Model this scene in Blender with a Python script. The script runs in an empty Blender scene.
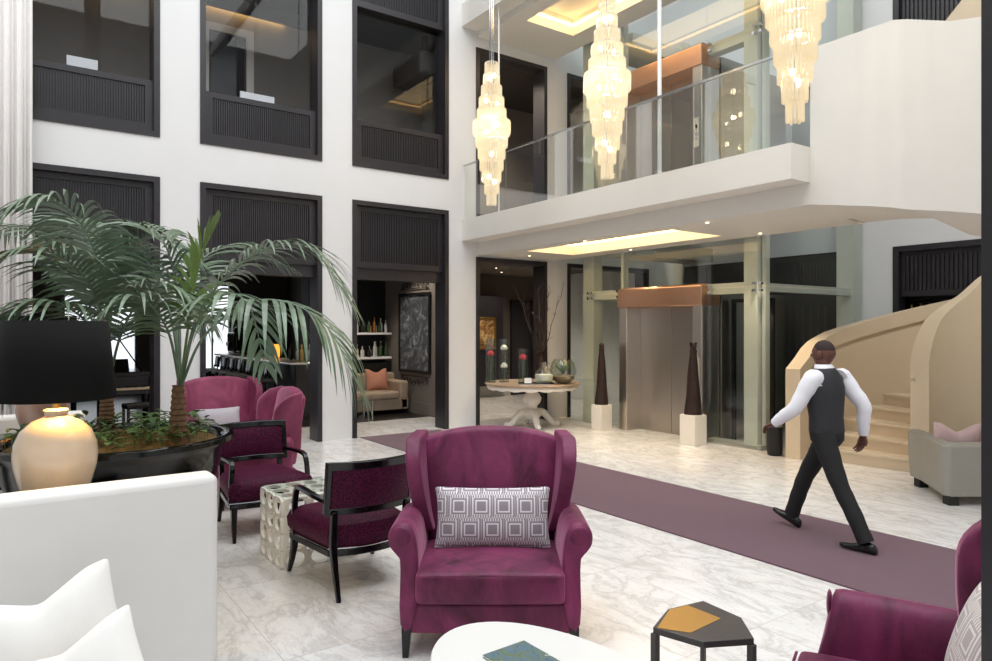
import bpy, bmesh, math, random
from mathutils import Vector, Matrix
random.seed(7)
S = bpy.context.scene
COL = S.collection
PI = math.pi
# world axes follow the building: X towards the lifts, Y towards the dark-framed openings, floor at z = 0
YAW = math.atan2(-.581, .814)            # the view direction, used to turn furniture that faces the visitor
def plan(r, d): return (.814*r + .581*d, -.581*r + .814*d)   # metres right of / ahead of where the photographer stands

# ------------------------------------------------------------------ mesh builder
class M:
    def __init__(s): s.v = []; s.f = []
    def quadgrid(s, rows, close_u=False, close_v=False):
        b = len(s.v); n = len(rows); m = len(rows[0])
        for r in rows: s.v.extend([tuple(p) for p in r])
        for i in range(n if close_u else n-1):
            for j in range(m if close_v else m-1):
                i2 = (i+1) % n; j2 = (j+1) % m
                s.f.append((b+i*m+j, b+i*m+j2, b+i2*m+j2, b+i2*m+j))
        return b
    def loft(s, rings, caps=True):
        b = s.quadgrid(rings, close_v=True); m = len(rings[0])
        if caps:
            s.f.append(tuple(b+j for j in range(m))[::-1])
            s.f.append(tuple(b+(len(rings)-1)*m+j for j in range(m)))
        return s
    def box(s, x0, x1, y0, y1, z0, z1):
        b = len(s.v)
        s.v += [(x0,y0,z0),(x1,y0,z0),(x1,y1,z0),(x0,y1,z0),(x0,y0,z1),(x1,y0,z1),(x1,y1,z1),(x0,y1,z1)]
        s.f += [tuple(b+i for i in q) for q in ((3,2,1,0),(4,5,6,7),(0,1,5,4),(1,2,6,5),(2,3,7,6),(3,0,4,7))]
        return s
    def prism(s, pts, z0, z1):
        return s.loft([[(x,y,z0) for x,y in pts], [(x,y,z1) for x,y in pts]])
    def prof_y(s, pts, y0, y1):          # an (x,z) outline drawn out along y
        return s.loft([[(x,y0,z) for x,z in pts], [(x,y1,z) for x,z in pts]])
    def lathe(s, prof, n=32, c=(0,0,0), caps=True):
        rings = [[(c[0]+r*math.cos(2*PI*k/n), c[1]+r*math.sin(2*PI*k/n), c[2]+z) for k in range(n)] for r, z in prof]
        return s.loft(rings, caps)
    def tube(s, path, rad, n=8, caps=True):
        P = [Vector(p) for p in path]; R = rad if isinstance(rad, (list, tuple)) else [rad]*len(P)
        up = Vector((0,0,1)); rings = []; N0 = None
        for i, p in enumerate(P):
            t = (P[min(i+1,len(P)-1)] - P[max(i-1,0)]).normalized()
            if N0 is None:
                N0 = t.cross(up)
                if N0.length < .05: N0 = t.cross(Vector((1,0,0)))
            N0 = (N0 - t*N0.dot(t)).normalized(); B = t.cross(N0)
            rings.append([p + (N0*math.cos(2*PI*k/n) + B*math.sin(2*PI*k/n))*R[i] for k in range(n)])
        return s.loft(rings, caps)
    def warp(s, nu, nv, nw, fn):         # a cube's surface, gridded and bent by fn(u,v,w), each in 0..1
        idx = {}
        def V(i,j,k):
            q = (i,j,k)
            if q not in idx: idx[q] = len(s.v); s.v.append(tuple(fn(i/nu,j/nv,k/nw)))
            return idx[q]
        for i in range(nu):
            for j in range(nv):
                s.f.append((V(i,j,0),V(i,j+1,0),V(i+1,j+1,0),V(i+1,j,0))); s.f.append((V(i,j,nw),V(i+1,j,nw),V(i+1,j+1,nw),V(i,j+1,nw)))
        for i in range(nu):
            for k in range(nw):
                s.f.append((V(i,0,k),V(i+1,0,k),V(i+1,0,k+1),V(i,0,k+1))); s.f.append((V(i,nv,k),V(i,nv,k+1),V(i+1,nv,k+1),V(i+1,nv,k)))
        for j in range(nv):
            for k in range(nw):
                s.f.append((V(0,j,k),V(0,j,k+1),V(0,j+1,k+1),V(0,j+1,k))); s.f.append((V(nu,j,k),V(nu,j+1,k),V(nu,j+1,k+1),V(nu,j,k+1)))
        return s
    def ball(s, c, rx, ry, rz, nu=16, nv=10):
        rings = []
        for i in range(1, nv):
            a = -PI/2 + PI*i/nv
            rings.append([(c[0]+rx*math.cos(a)*math.cos(2*PI*k/nu), c[1]+ry*math.cos(a)*math.sin(2*PI*k/nu), c[2]+rz*math.sin(a)) for k in range(nu)])
        b = s.quadgrid(rings, close_v=True)
        s.v += [(c[0],c[1],c[2]-rz),(c[0],c[1],c[2]+rz)]; lo = len(s.v)-2; L = b+(nv-2)*nu
        for k in range(nu):
            s.f.append((lo, b+(k+1)%nu, b+k)); s.f.append((lo+1, L+k, L+(k+1)%nu))
        return s
    def add(s, o, mat=None):
        b = len(s.v)
        s.v += [tuple(mat @ Vector(p)) for p in o.v] if mat else o.v
        s.f += [tuple(b+i for i in q) for q in o.f]; return s

def mesh_obj(name, m, mat, parent=None, bevel=0, seg=2, sub=0, smooth=None, loc=None, rotz=0):
    me = bpy.data.meshes.new(name); me.from_pydata(m.v, [], m.f); me.validate()
    bm = bmesh.new(); bm.from_mesh(me); bmesh.ops.recalc_face_normals(bm, faces=bm.faces); bm.to_mesh(me); bm.free()
    o = bpy.data.objects.new(name, me); COL.objects.link(o)
    if mat: me.materials.append(mat)
    if parent: o.parent = parent
    if loc: o.location = loc
    o.rotation_euler.z = rotz
    if bevel:
        b = o.modifiers.new('b', 'BEVEL'); b.width = bevel; b.segments = seg; b.limit_method = 'ANGLE'; b.angle_limit = .6
    if sub:
        b = o.modifiers.new('s', 'SUBSURF'); b.levels = sub; b.render_levels = sub
    if smooth or sub or (bevel and smooth is None):
        me.shade_smooth()
        if not sub: me.set_sharp_from_angle(angle=math.radians(40))
    return o
def thing(name, label, cat, loc=(0,0,0), rotz=0, group=None):
    o = bpy.data.objects.new(name, None); COL.objects.link(o); o.empty_display_size = .1
    o.location = loc; o.rotation_euler.z = rotz; o['label'] = label; o['category'] = cat
    if group: o['group'] = group
    return o
def tag(o, label, cat, group=None, kind=None):
    o['label'] = label; o['category'] = cat
    if group: o['group'] = group
    if kind: o['kind'] = kind
    return o
def part(name, m, mat, parent, label=None, **k):
    o = mesh_obj(name, m, mat, parent, **k)
    if label: o['label'] = label
    return o
def struct(name, m, mat, **k):
    o = mesh_obj(name, m, mat, **k); o['kind'] = 'structure'; return o
def sempty(name, loc=(0,0,0), rotz=0):
    o = bpy.data.objects.new(name, None); COL.objects.link(o); o.location = loc; o.rotation_euler.z = rotz
    o['kind'] = 'structure'; return o
def dup(root, loc, rotz=None, label=None, group=None):
    kids = [c for c in bpy.data.objects if c.parent is not None]
    r = root.copy(); COL.objects.link(r); r.location = loc
    if rotz is not None: r.rotation_euler.z = rotz
    if label: r['label'] = label
    if group: r['group'] = group
    def rec(src, dst):
        for ch in [c for c in kids if c.parent == src]:
            c = ch.copy(); COL.objects.link(c); c.parent = dst; rec(ch, c)
    rec(root, r); return r
def crom(pts, n):                        # smooth curve through points
    P = [Vector(p) for p in pts]; P = [P[0]*2-P[1]] + P + [P[-1]*2-P[-2]]; out = []
    for i in range(1, len(P)-2):
        a,b,c,d = P[i-1:i+3]
        for k in range(n):
            t = k/n
            out.append(.5*((2*b)+(c-a)*t+(2*a-5*b+4*c-d)*t*t+(3*b-a-3*c+d)*t**3))
    out.append(P[-2]); return out

# ------------------------------------------------------------------ materials
def lin(c): return tuple(((v/255)/12.92 if v/255 <= .04045 else ((v/255+.055)/1.055)**2.4) for v in c) + (1,)
class G:
    def __init__(s, name):
        s.m = bpy.data.materials.new(name); s.m.use_nodes = True; s.t = s.m.node_tree
        s.p = s.t.nodes['Principled BSDF']; s.out = s.t.nodes['Material Output']
    def n(s, kind, **k):
        x = s.t.nodes.new(kind)
        for a, b in k.items(): setattr(x, a, b)
        return x
    def l(s, a, b): s.t.links.new(a, b)
    def pos(s, obj=True): return s.n('ShaderNodeTexCoord').outputs['Object'] if obj else s.n('ShaderNodeNewGeometry').outputs['Position']
    def mapping(s, vec, scale=(1,1,1), rot=(0,0,0)):
        x = s.n('ShaderNodeMapping'); x.inputs['Scale'].default_value = scale; x.inputs['Rotation'].default_value = rot
        s.l(vec, x.inputs[0]); return x.outputs[0]
    def noise(s, vec, scale, detail=4, rough=.55, dist=0):
        x = s.n('ShaderNodeTexNoise'); x.inputs['Scale'].default_value = scale; x.inputs['Detail'].default_value = detail
        x.inputs['Roughness'].default_value = rough; x.inputs['Distortion'].default_value = dist; s.l(vec, x.inputs['Vector']); return x.outputs['Fac']
    def ramp(s, fac, stops):
        x = s.n('ShaderNodeValToRGB'); e = x.color_ramp.elements
        while len(e) < len(stops): e.new(.5)
        for q, (p, c) in zip(e, stops): q.position = p; q.color = c
        s.l(fac, x.inputs[0]); return x.outputs[0]
    def math(s, op, a, b=None):
        x = s.n('ShaderNodeMath', operation=op)
        for i, v in enumerate((a, b)):
            if v is None: continue
            if isinstance(v, (int, float)): x.inputs[i].default_value = v
            else: s.l(v, x.inputs[i])
        return x.outputs[0]
    def mix(s, fac, a, b):
        x = s.n('ShaderNodeMix', data_type='RGBA')
        for sock, v in ((x.inputs[0], fac), (x.inputs[6], a), (x.inputs[7], b)):
            if hasattr(v, 'links'): s.l(v, sock)
            else: sock.default_value = v
        return x.outputs[2]
    def bump(s, h, strength=.2, dist=.01):
        x = s.n('ShaderNodeBump'); x.inputs['Strength'].default_value = strength; x.inputs['Distance'].default_value = dist
        s.l(h, x.inputs['Height']); s.l(x.outputs[0], s.p.inputs['Normal'])
    def set(s, **k):
        for a, b in k.items():
            i = s.p.inputs[a.replace('_', ' ')]
            if hasattr(b, 'links'): s.l(b, i)
            else: i.default_value = b
        return s
def simple(name, c, rough=.5, metal=0, var=.06, scale=6, bump=0, bscale=60, **k):
    g = G(name); c = lin(c); P = g.pos()
    f = g.noise(P, scale)
    lo = tuple(x*(1-var) for x in c[:3])+(1,); hi = tuple(min(1, x*(1+var)) for x in c[:3])+(1,)
    g.set(Base_Color=g.ramp(f, [(.3, lo), (.7, hi)]), Roughness=rough, Metallic=metal, **k)
    if bump: g.bump(g.noise(P, bscale, 3), bump, .004)
    return g.m
MT = {}
MT['white'] = simple('white_plaster', (217,217,217), .7, var=.012, scale=2)
MT['offwhite'] = simple('warm_white_plaster', (224,220,212), .65, var=.015, scale=2)
MT['stucco'] = simple('warm_lit_stucco', (214,196,168), .6, var=.025, scale=3, bump=.05)  # warm light put into the colour of off-white stair plaster
MT['tread'] = simple('stone_tread', (220,204,178), .5, var=.03)
MT['darkwood'] = simple('dark_wood', (37,34,38), .36, var=.12, scale=9)
MT['blackgloss'] = simple('black_lacquer', (10,10,12), .14, var=.1, Specular_IOR_Level=.45)
MT['blackmatt'] = simple('black_matt', (15,15,17), .55, var=.1)
MT['shade'] = simple('black_shade_fabric', (9,9,10), .85, var=.15, Specular_IOR_Level=.2)
MT['column'] = simple('column_black', (24,24,29), .5, var=.08)
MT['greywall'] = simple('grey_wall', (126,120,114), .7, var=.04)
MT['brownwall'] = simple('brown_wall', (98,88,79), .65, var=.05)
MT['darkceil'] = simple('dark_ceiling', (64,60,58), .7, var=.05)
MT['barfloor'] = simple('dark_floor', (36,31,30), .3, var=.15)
MT['cream'] = simple('cream_paint', (206,202,190), .45, var=.03)
MT['ceramic'] = simple('cream_ceramic', (226,200,170), .14, var=.03, Coat_Weight=.5)
MT['ceramic2'] = simple('tan_ceramic', (176,140,120), .2, var=.03, Coat_Weight=.5)
MT['gold'] = simple('gold_lining', (214,160,70), .3, 1, var=.05)
MT['brass'] = simple('aged_brass', (190,150,80), .3, 1, var=.08)
MT['sofawhite'] = simple('white_upholstery', (222,221,219), .75, var=.015, bump=.04, bscale=220)
MT['cushwhite'] = simple('white_linen', (230,229,226), .85, var=.02, bump=.12, bscale=140)
MT['greycush'] = simple('grey_linen', (176,172,178), .85, var=.04, bump=.12, bscale=140)
MT['pinkcush'] = simple('dusty_pink_linen', (202,174,172), .85, var=.04, bump=.12, bscale=140)
MT['orangecush'] = simple('rust_pink_linen', (196,138,116), .85, var=.05, bump=.12)
MT['greysofa'] = simple('grey_leather', (150,147,138), .5, var=.03, bump=.04)
MT['beigesofa'] = simple('beige_fabric', (176,158,138), .8, var=.05)
MT['whitelacq'] = simple('white_lacquer', (222,222,219), .3, var=.008)
MT['tablewhite'] = simple('white_painted_table', (240,234,224), .5, var=.03, bump=.1, bscale=30)
MT['stonewood'] = simple('worn_table_top', (156,134,112), .45, var=.16, scale=14, bump=.1, bscale=40)
MT['bronze'] = simple('dark_bronze', (58,44,40), .45, .5, var=.2, scale=20, bump=.25, bscale=40)
MT['plinth'] = simple('white_plinth', (238,232,222), .5, var=.015)
MT['trunk'] = simple('palm_trunk', (112,84,58), .85, var=.3, scale=24, bump=.5, bscale=40)
MT['soil'] = simple('mossy_soil', (112,88,48), .95, var=.45, scale=14, bump=.8, bscale=50)
MT['leaf'] = simple('palm_leaf', (96,116,92), .33, var=.3, scale=5, Specular_IOR_Level=.6)
MT['leafyoung'] = simple('young_palm_leaf', (96,124,58), .4, var=.25, scale=5)
MT['leafgreen'] = simple('ground_leaf', (82,112,58), .45, var=.4, scale=9)
MT['stem'] = simple('palm_stem', (112,118,72), .5, var=.15)
MT['curtain'] = simple('pleated_white_curtain', (222,219,217), .8, var=.02, scale=3)
MT['skin'] = simple('brown_skin', (96,58,46), .5, var=.05)
MT['shirt'] = simple('white_shirt', (236,236,242), .8, var=.015, bump=.1, bscale=30)
MT['vest'] = simple('charcoal_vest', (42,42,46), .8, var=.06, bump=.1)
MT['trouser'] = simple('black_trousers', (26,26,28), .8, var=.08, bump=.1, bscale=30)
MT['shoe'] = simple('black_leather_shoe', (18,18,20), .22, var=.1)
MT['hair'] = simple('short_black_hair', (44,29,25), .8, var=.2, bump=.3)
MT['red'] = simple('red_petals', (206,44,62), .6, var=.15)
MT['petal'] = simple('white_petals', (238,236,226), .6, var=.04)
MT['flowerstem'] = simple('flower_stem', (92,120,70), .5, var=.1)
MT['branch'] = simple('dark_branch', (58,46,40), .8, var=.2)
MT['whitebox'] = simple('white_board', (236,236,238), .5, var=.01)
MT['rail'] = simple('polished_steel', (205,206,206), .2, 1, var=.03)
MT['chrome'] = simple('chrome', (220,220,222), .1, 1, var=.02)
MT['polewhite'] = simple('white_steel_pole', (240,240,238), .4, var=.01)
MT['pages'] = simple('paper_pages', (232,230,222), .7, var=.03)
MT['keys'] = simple('ivory_keys', (226,208,180), .3, var=.03)
MT['candle'] = simple('tile_beige', (150,120,90), .5)

def marble():
    g = G('marble_floor'); P = g.pos(False)
    warp = g.n('ShaderNodeVectorMath', operation='ADD')
    nz = g.n('ShaderNodeTexNoise'); nz.inputs['Scale'].default_value = .9; nz.inputs['Detail'].default_value = 6; g.l(P, nz.inputs['Vector'])
    br = g.n('ShaderNodeTexBrick'); br.offset = 0; br.inputs['Scale'].default_value = 1; br.inputs['Mortar Size'].default_value = .0022
    br.inputs['Brick Width'].default_value = 1.2; br.inputs['Row Height'].default_value = 1.2
    br.inputs['Color1'].default_value = (0,0,0,1); br.inputs['Color2'].default_value = (1,1,1,1); br.inputs['Mortar'].default_value = (.5,.5,.5,1)
    g.l(P, br.inputs['Vector'])
    sc = g.n('ShaderNodeVectorMath', operation='SCALE'); sc.inputs['Scale'].default_value = 7; g.l(br.outputs['Color'], sc.inputs[0])
    g.l(P, warp.inputs[0]); g.l(sc.outputs[0], warp.inputs[1])
    Q = warp.outputs[0]
    v1 = g.noise(g.mapping(Q, (1.5, .75, 1), (0,0,.7)), 1.5, 9, .62, 1.4)
    vein = g.ramp(g.math('ABSOLUTE', g.math('SUBTRACT', v1, .5)), [(0, (1,1,1,1)), (.035, (.25,.25,.25,1)), (.1, (0,0,0,1))])
    v2 = g.noise(g.mapping(Q, (3, 1.2, 1), (0,0,.55)), 2.4, 9, .7, .9)
    fine = g.ramp(g.math('ABSOLUTE', g.math('SUBTRACT', v2, .52)), [(0, (1,1,1,1)), (.03, (0,0,0,1))])
    cloud = g.noise(Q, .8, 5)
    base = g.mix(g.ramp(cloud, [(.35, (0,0,0,1)), (.75, (1,1,1,1))]), lin((240,239,237)), lin((226,224,221)))
    warmth = g.ramp(g.noise(Q, .45, 3), [(.55, (0,0,0,1)), (.75, (.6,.6,.6,1))])
    base = g.mix(warmth, base, lin((230,218,202)))
    base = g.mix(g.math('MULTIPLY', vein, .42), base, lin((160,156,154)))
    base = g.mix(g.math('MULTIPLY', fine, .3), base, lin((176,164,152)))
    base = g.mix(g.math('MULTIPLY', br.outputs['Fac'], .5), base, lin((150,140,130)))
    g.set(Base_Color=base, Roughness=.2, Specular_IOR_Level=.4); return g.m
MT['marble'] = marble()

def carpet():
    g = G('purple_carpet'); P = g.pos(False)
    f = g.noise(P, 260, 2, .7); h = g.noise(P, 2.5, 4)
    c = g.mix(f, lin((70,40,53)), lin((120,84,99))); c = g.mix(g.math('MULTIPLY', h, .25), c, lin((74,44,58)))
    g.set(Base_Color=c, Roughness=.95, Sheen_Weight=.3); g.bump(f, .5, .004); return g.m
MT['carpet'] = carpet()

def velvet(name, dark, light, scale=3):
    g = G(name); P = g.pos()
    nap = g.noise(g.mapping(P, (1, 1, .45)), scale, 6, .6, .8)
    c = g.ramp(nap, [(.3, lin(dark)), (.72, lin(light))])
    g.set(Base_Color=c, Roughness=.5, Sheen_Weight=.75, Sheen_Roughness=.3, Sheen_Tint=lin((240,170,200)), Specular_IOR_Level=.3)
    g.bump(g.noise(P, 9, 5), .25, .02); return g.m
MT['velvet'] = velvet('plum_velvet', (54,8,33), (132,50,92), 4.2)
MT['velvetpink'] = velvet('rose_velvet', (100,30,60), (152,72,102))

def weave(name, dark, light):
    g = G(name); P = g.pos()
    v = g.n('ShaderNodeTexVoronoi'); v.inputs['Scale'].default_value = 90; g.l(P, v.inputs['Vector'])
    c = g.ramp(v.outputs['Distance'], [(.2, lin(light)), (.55, lin(dark))])
    g.set(Base_Color=c, Roughness=.6, Specular_IOR_Level=.15, Sheen_Weight=.12, Sheen_Tint=lin((220,120,170))); g.bump(v.outputs['Distance'], .35, .003); return g.m
MT['weave'] = weave('plum_woven_fabric', (48,4,30), (94,20,60))

def slat_cloth(name, base, line, cell, rot=0):
    # interlocking square key pattern: nested squares and bars in each cell
    g = G(name); P = g.mapping(g.pos(), (1/cell, 1/cell, 1/cell), (0, 0, 0))
    sx = g.n('ShaderNodeSeparateXYZ'); g.l(P, sx.inputs[0])
    X, Z = sx.outputs[0], sx.outputs[2]
    row = g.math('FLOOR', Z)
    X2 = g.math('ADD', X, g.math('MULTIPLY', row, .5))
    fx = g.math('ABSOLUTE', g.math('SUBTRACT', g.math('FRACT', X2), .5)); fz = g.math('ABSOLUTE', g.math('SUBTRACT', g.math('FRACT', Z), .5))
    d = g.math('MAXIMUM', fx, fz)
    ring = g.math('GREATER_THAN', g.math('FRACT', g.math('ADD', g.math('MULTIPLY', d, 7), .1)), .55)
    bars = g.math('GREATER_THAN', g.math('FRACT', g.math('MULTIPLY', X2, 9)), .55)
    outer = g.math('GREATER_THAN', d, .36)
    diag = g.math('GREATER_THAN', fz, fx)
    usebar = g.math('MULTIPLY', outer, diag)
    core = g.math('LESS_THAN', d, .15)
    pat = g.math('ADD', g.math('MULTIPLY', ring, g.math('SUBTRACT', 1, usebar)), g.math('MULTIPLY', bars, usebar))
    pat = g.math('MULTIPLY', pat, g.math('SUBTRACT', 1, core))
    f = g.noise(g.pos(), 300, 2)
    c = g.mix(pat, lin(base), lin(line)); c = g.mix(g.math('MULTIPLY', f, .15), c, lin((120,110,116)))
    g.set(Base_Color=c, Roughness=g.math('SUBTRACT', .62, g.math('MULTIPLY', pat, .25)), Sheen_Weight=.2); g.bump(pat, .2, .003); return g.m
MT['keycloth'] = slat_cloth('silver_key_pattern_cloth', (140,130,138), (222,218,220), .13)
MT['keycloth2'] = slat_cloth('taupe_key_pattern_cloth', (176,166,162), (232,226,222), .14)

def steel(name, c, rough=.3, axis=(1,1,.03)):
    g = G(name); P = g.pos(); f = g.noise(g.mapping(P, tuple(a*60 for a in axis)), 3, 3)
    g.set(Base_Color=g.ramp(f, [(.3, tuple(x*.95 for x in lin(c)[:3])+(1,)), (.7, lin(c))]), Metallic=1, Roughness=g.math('ADD', g.math('MULTIPLY', f, .12), rough-.06)); return g.m
MT['steel'] = steel('brushed_steel', (188,181,173), .32)
MT['steelsurround'] = steel('brushed_steel_surround', (218,212,204), .3)
MT['copper'] = steel('brushed_copper', (232,186,156), .3, (.02,.02,.25))
MT['goldbrush'] = steel('brushed_gold', (212,172,104), .4, (1,.05,1))
MT['darktop'] = simple('dark_grey_top', (66,63,62), .4, var=.1)

def glass(name, tint=(.975,.99,.985), tintrefl=.9, base=.03):
    g = G(name); t = g.t; t.nodes.remove(g.p)
    tr = g.n('ShaderNodeBsdfTransparent'); tr.inputs[0].default_value = tint+(1,)
    gl = g.n('ShaderNodeBsdfGlossy'); gl.inputs['Roughness'].default_value = .01; gl.inputs[0].default_value = (tintrefl,)*3+(1,)
    fr = g.n('ShaderNodeFresnel'); fr.inputs['IOR'].default_value = 1.5
    mx = g.n('ShaderNodeMixShader')
    geo = g.n('ShaderNodeNewGeometry')          # only the front of a pane reflects; its inner faces let light out
    fac = g.math('MULTIPLY', g.math('ADD', fr.outputs[0], base), g.math('SUBTRACT', 1, geo.outputs['Backfacing']))
    g.l(fac, mx.inputs[0]); g.l(tr.outputs[0], mx.inputs[1]); g.l(gl.outputs[0], mx.inputs[2]); g.l(mx.outputs[0], g.out.inputs[0]); return g.m
MT['glass'] = glass('clear_glass')
MT['glassgreen'] = glass('green_edged_glass', (.95,.985,.975))
MT['vase'] = glass('vase_glass', (.9,.93,.91), .9, .05)
MT['winglass'] = glass('window_glass', (.93,.94,.95), .6, .0)
MT['railglass'] = glass('balustrade_glass', (.97,.99,.985), .95, .17)
MT['glassedge'] = simple('glass_edge_green', (150,186,174), .2)

def emit(name, c, s):
    g = G(name); g.set(Base_Color=lin(c), Emission_Color=lin(c), Emission_Strength=s); return g.m
MT['bulb'] = emit('warm_bulb', (255,236,200), 11)
MT['led'] = emit('warm_led_strip', (255,206,130), 7)
MT['spot'] = emit('spot_lens', (255,232,196), 5)
MT['dayglow'] = emit('daylight_glow_pane', (236,242,248), 1.25)  # pane glows by itself in place of bright daylight outside
MT['amber'] = emit('amber_glow', (255,160,60), 1.6)
def crystal():
    g = G('crystal_rods'); t = g.t; P = g.pos()
    t.nodes.remove(g.p)
    tr = g.n('ShaderNodeBsdfTransparent'); tr.inputs[0].default_value = (.97,.95,.9,1)
    tl = g.n('ShaderNodeBsdfTranslucent'); tl.inputs[0].default_value = (.95,.9,.8,1)
    gl = g.n('ShaderNodeBsdfGlossy'); gl.inputs['Roughness'].default_value = .06
    em = g.n('ShaderNodeEmission'); em.inputs[0].default_value = lin((255,232,192)); em.inputs[1].default_value = .19
    m1 = g.n('ShaderNodeMixShader'); m1.inputs[0].default_value = .26; g.l(tr.outputs[0], m1.inputs[1]); g.l(tl.outputs[0], m1.inputs[2])
    fr = g.n('ShaderNodeFresnel'); fr.inputs['IOR'].default_value = 1.6
    m2 = g.n('ShaderNodeMixShader'); g.l(fr.outputs[0], m2.inputs[0]); g.l(m1.outputs[0], m2.inputs[1]); g.l(gl.outputs[0], m2.inputs[2])
    ad = g.n('ShaderNodeAddShader'); g.l(m2.outputs[0], ad.inputs[0]); g.l(em.outputs[0], ad.inputs[1]); g.l(ad.outputs[0], g.out.inputs[0]); return g.m
MT['crystal'] = crystal()
def painting(name, stops, scale):
    g = G(name); P = g.pos(); f = g.noise(P, scale, 8, .7, 1.2)
    g.set(Base_Color=g.ramp(f, [(p, lin(c)) for p, c in stops]), Roughness=.5); return g.m
MT['greyart'] = painting('grey_abstract_paint', [(.3,(40,44,50)),(.5,(84,90,98)),(.62,(150,156,164)),(.7,(196,200,206))], 4.5)
MT['goldart'] = painting('ochre_paint', [(.35,(70,46,30)),(.5,(150,110,60)),(.62,(226,196,140))], 6)
MT['cover'] = painting('magazine_cover_print', [(.32,(34,52,60)),(.46,(84,112,130)),(.54,(96,112,62)),(.6,(60,84,92)),(.66,(222,228,232))], 15)
MT['bottle'] = glass('bottle_glass', (.55,.5,.4), .9, .06)
BOT = [simple('bottle_%s' % n, c, .15, var=.1) for n, c in (('amber',(150,96,44)),('green',(60,84,56)),('clear',(196,198,196)),('dark',(40,32,30)),('gold',(190,160,96)))]

# ------------------------------------------------------------------ the setting
FY, FD = 10.23, .32                      # face and depth of the wall with the dark openings
LX = 8.75                                # plane of the lift glass
struct('floor', M().box(-6,13,-5,22,-.2,0), MT['marble'])
struct('floor_bar', M().box(-6,6.84,11.87,22,0,.006), MT['barfloor'])
cols = [(-.04,1.72),(2.23,4.0),(4.5,6.285),(6.86,8.5),(9.02,11.35)]
w = M(); xs = -6
for i,(a,b) in enumerate(cols):
    w.box(xs, a, FY, FY+FD, 0, 11)
    lo, up0, up1 = (3.02,3.66,6.76) if i >= 3 else (3.787,4.324,8.0)
    w.box(a, b, FY, FY+FD, lo, up0); w.box(a, b, FY, FY+FD, up1, 11); xs = b
w.box(xs, 11.6, FY, FY+FD, 0, 11)
struct('wall_left', w, MT['white'])
struct('wall_back', M().box(11.6,11.8,-5,3.5,0,11).box(11.6,11.8,3.5,5.3,3.05,6.0).box(11.6,11.8,3.5,5.3,7.6,11).box(11.6,11.8,5.3,6.2,0,11)
       .box(11.6,11.8,6.2,8.0,3.05,11).box(11.6,11.8,8.0,FY,0,11).box(11.6,11.8,FY+FD,22,0,11), MT['white'])
struct('wall_right', M().box(-6,13,-5.2,-5,0,11), MT['white'])
struct('wall_front', M().box(-6.2,-6,-5,22,0,11), MT['white'])

def slats(m, x0, x1, z0, z1, y, n, d=.02):
    p = (x1-x0)/n
    for k in range(n): m.box(x0+p*k, x0+p*(k+.58), y, y+d, z0, z1)
def louvre(name, parent, x0, x1, z0, z1, y, b=.10, n=46):
    fr = M().box(x0,x1,y,y+.05,z0,z0+b).box(x0,x1,y,y+.05,z1-b*.8,z1).box(x0,x0+b,y,y+.05,z0+b,z1-b*.8).box(x1-b,x1,y,y+.05,z0+b,z1-b*.8)
    o = part(name, fr, MT['darkwood'], parent)
    sl = M().box(x0+b,x1-b,y+.036,y+.05,z0+b,z1-b*.8); slats(sl, x0+b, x1-b, z0+b, z1-b*.8, y+.014, n)
    part('louvre_slats', sl, MT['darkwood'], o); return o
def casing(name, x0, x1, z0, z1, y=FY, sill=True, t=.075, d=FD):
    r = sempty(name); c = M().box(x0,x0+t,y-.02,y+d,z0,z1).box(x1-t,x1,y-.02,y+d,z0,z1).box(x0+t,x1-t,y-.02,y+d,z1-t,z1)
    if sill: c.box(x0+t,x1-t,y-.02,y+d,z0,z0+t)
    part('frame', c, MT['darkwood'], r); return r
for i,(a,b) in enumerate(cols[:3]):
    r = casing('door_%d' % (i+1), a, b, 0, 3.787, sill=False)
    louvre('louvre_panel', r, a+.075, b-.075, 2.72, 3.712, FY+.07)
    part('lintel', M().box(a+.075,b-.075,FY+.12,FY+FD,2.54,2.72), MT['darkwood'], r)
    r = casing('window_%d' % (i+1), a, b, 4.324, 8.0)
    louvre('parapet_panel', r, a+.075, b-.075, 4.4, 5.09, FY+.05)
    louvre('louvre_panel', r, a+.075, b-.075, 6.92, 7.92, FY+.07)
    part('pane', M().box(a+.075,b-.075,FY+.2,FY+.212,5.09,6.92), MT['winglass'], r)
a,b = cols[3]
casing('door_9', 9.02, 11.35, 0, 3.02, sill=False); casing('window_8', 9.02, 11.35, 3.66, 6.76, sill=False)
casing('door_4', a, b, 0, 3.02, sill=False); casing('window_4', a, b, 3.66, 6.76, sill=False)
# dark doorways of the back wall, beyond the stair and the lift
def casing_x(name, y0, y1, z0, z1, zp):
    r = sempty(name); X = 11.6; t = .09
    part('frame', M().box(X-.02,X+.2,y0,y0+t,z0,z1).box(X-.02,X+.2,y1-t,y1,z0,z1).box(X-.02,X+.2,y0+t,y1-t,z1-t,z1), MT['darkwood'], r)
    m = M().box(X+.08,X+.1,y0+t,y1-t,zp,z1-t); n = 26; p = (y1-y0-2*t)/n
    for k in range(n): m.box(X+.05,X+.08,y0+t+p*k,y0+t+p*(k+.55),zp+.1,z1-t-.08)
    part('louvre_panel', m, MT['darkwood'], r); return r
casing_x('door_5', 3.5, 5.3, 0, 3.05, 2.25); casing_x('door_6', 6.2, 8.0, 0, 3.05, 2.3); casing_x('window_5', 3.5, 5.3, 6.0, 7.6, 6.0)
struct('wall_beyond', M().box(12.9,13,-5,22,0,11), MT['darkceil'])
# plastered wall of the next flight, rising past the top doorway
up_=M(); pl_=[(4.62,5.6),(4.62,6.08),(4.2,6.52),(2.4,8.35),(2.4,5.6)]
up_.loft([[(11.3,a,b) for a,b in pl_],[(11.6,a,b) for a,b in pl_]]); struct('trim_upper_flight', up_, MT['stucco'])
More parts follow.
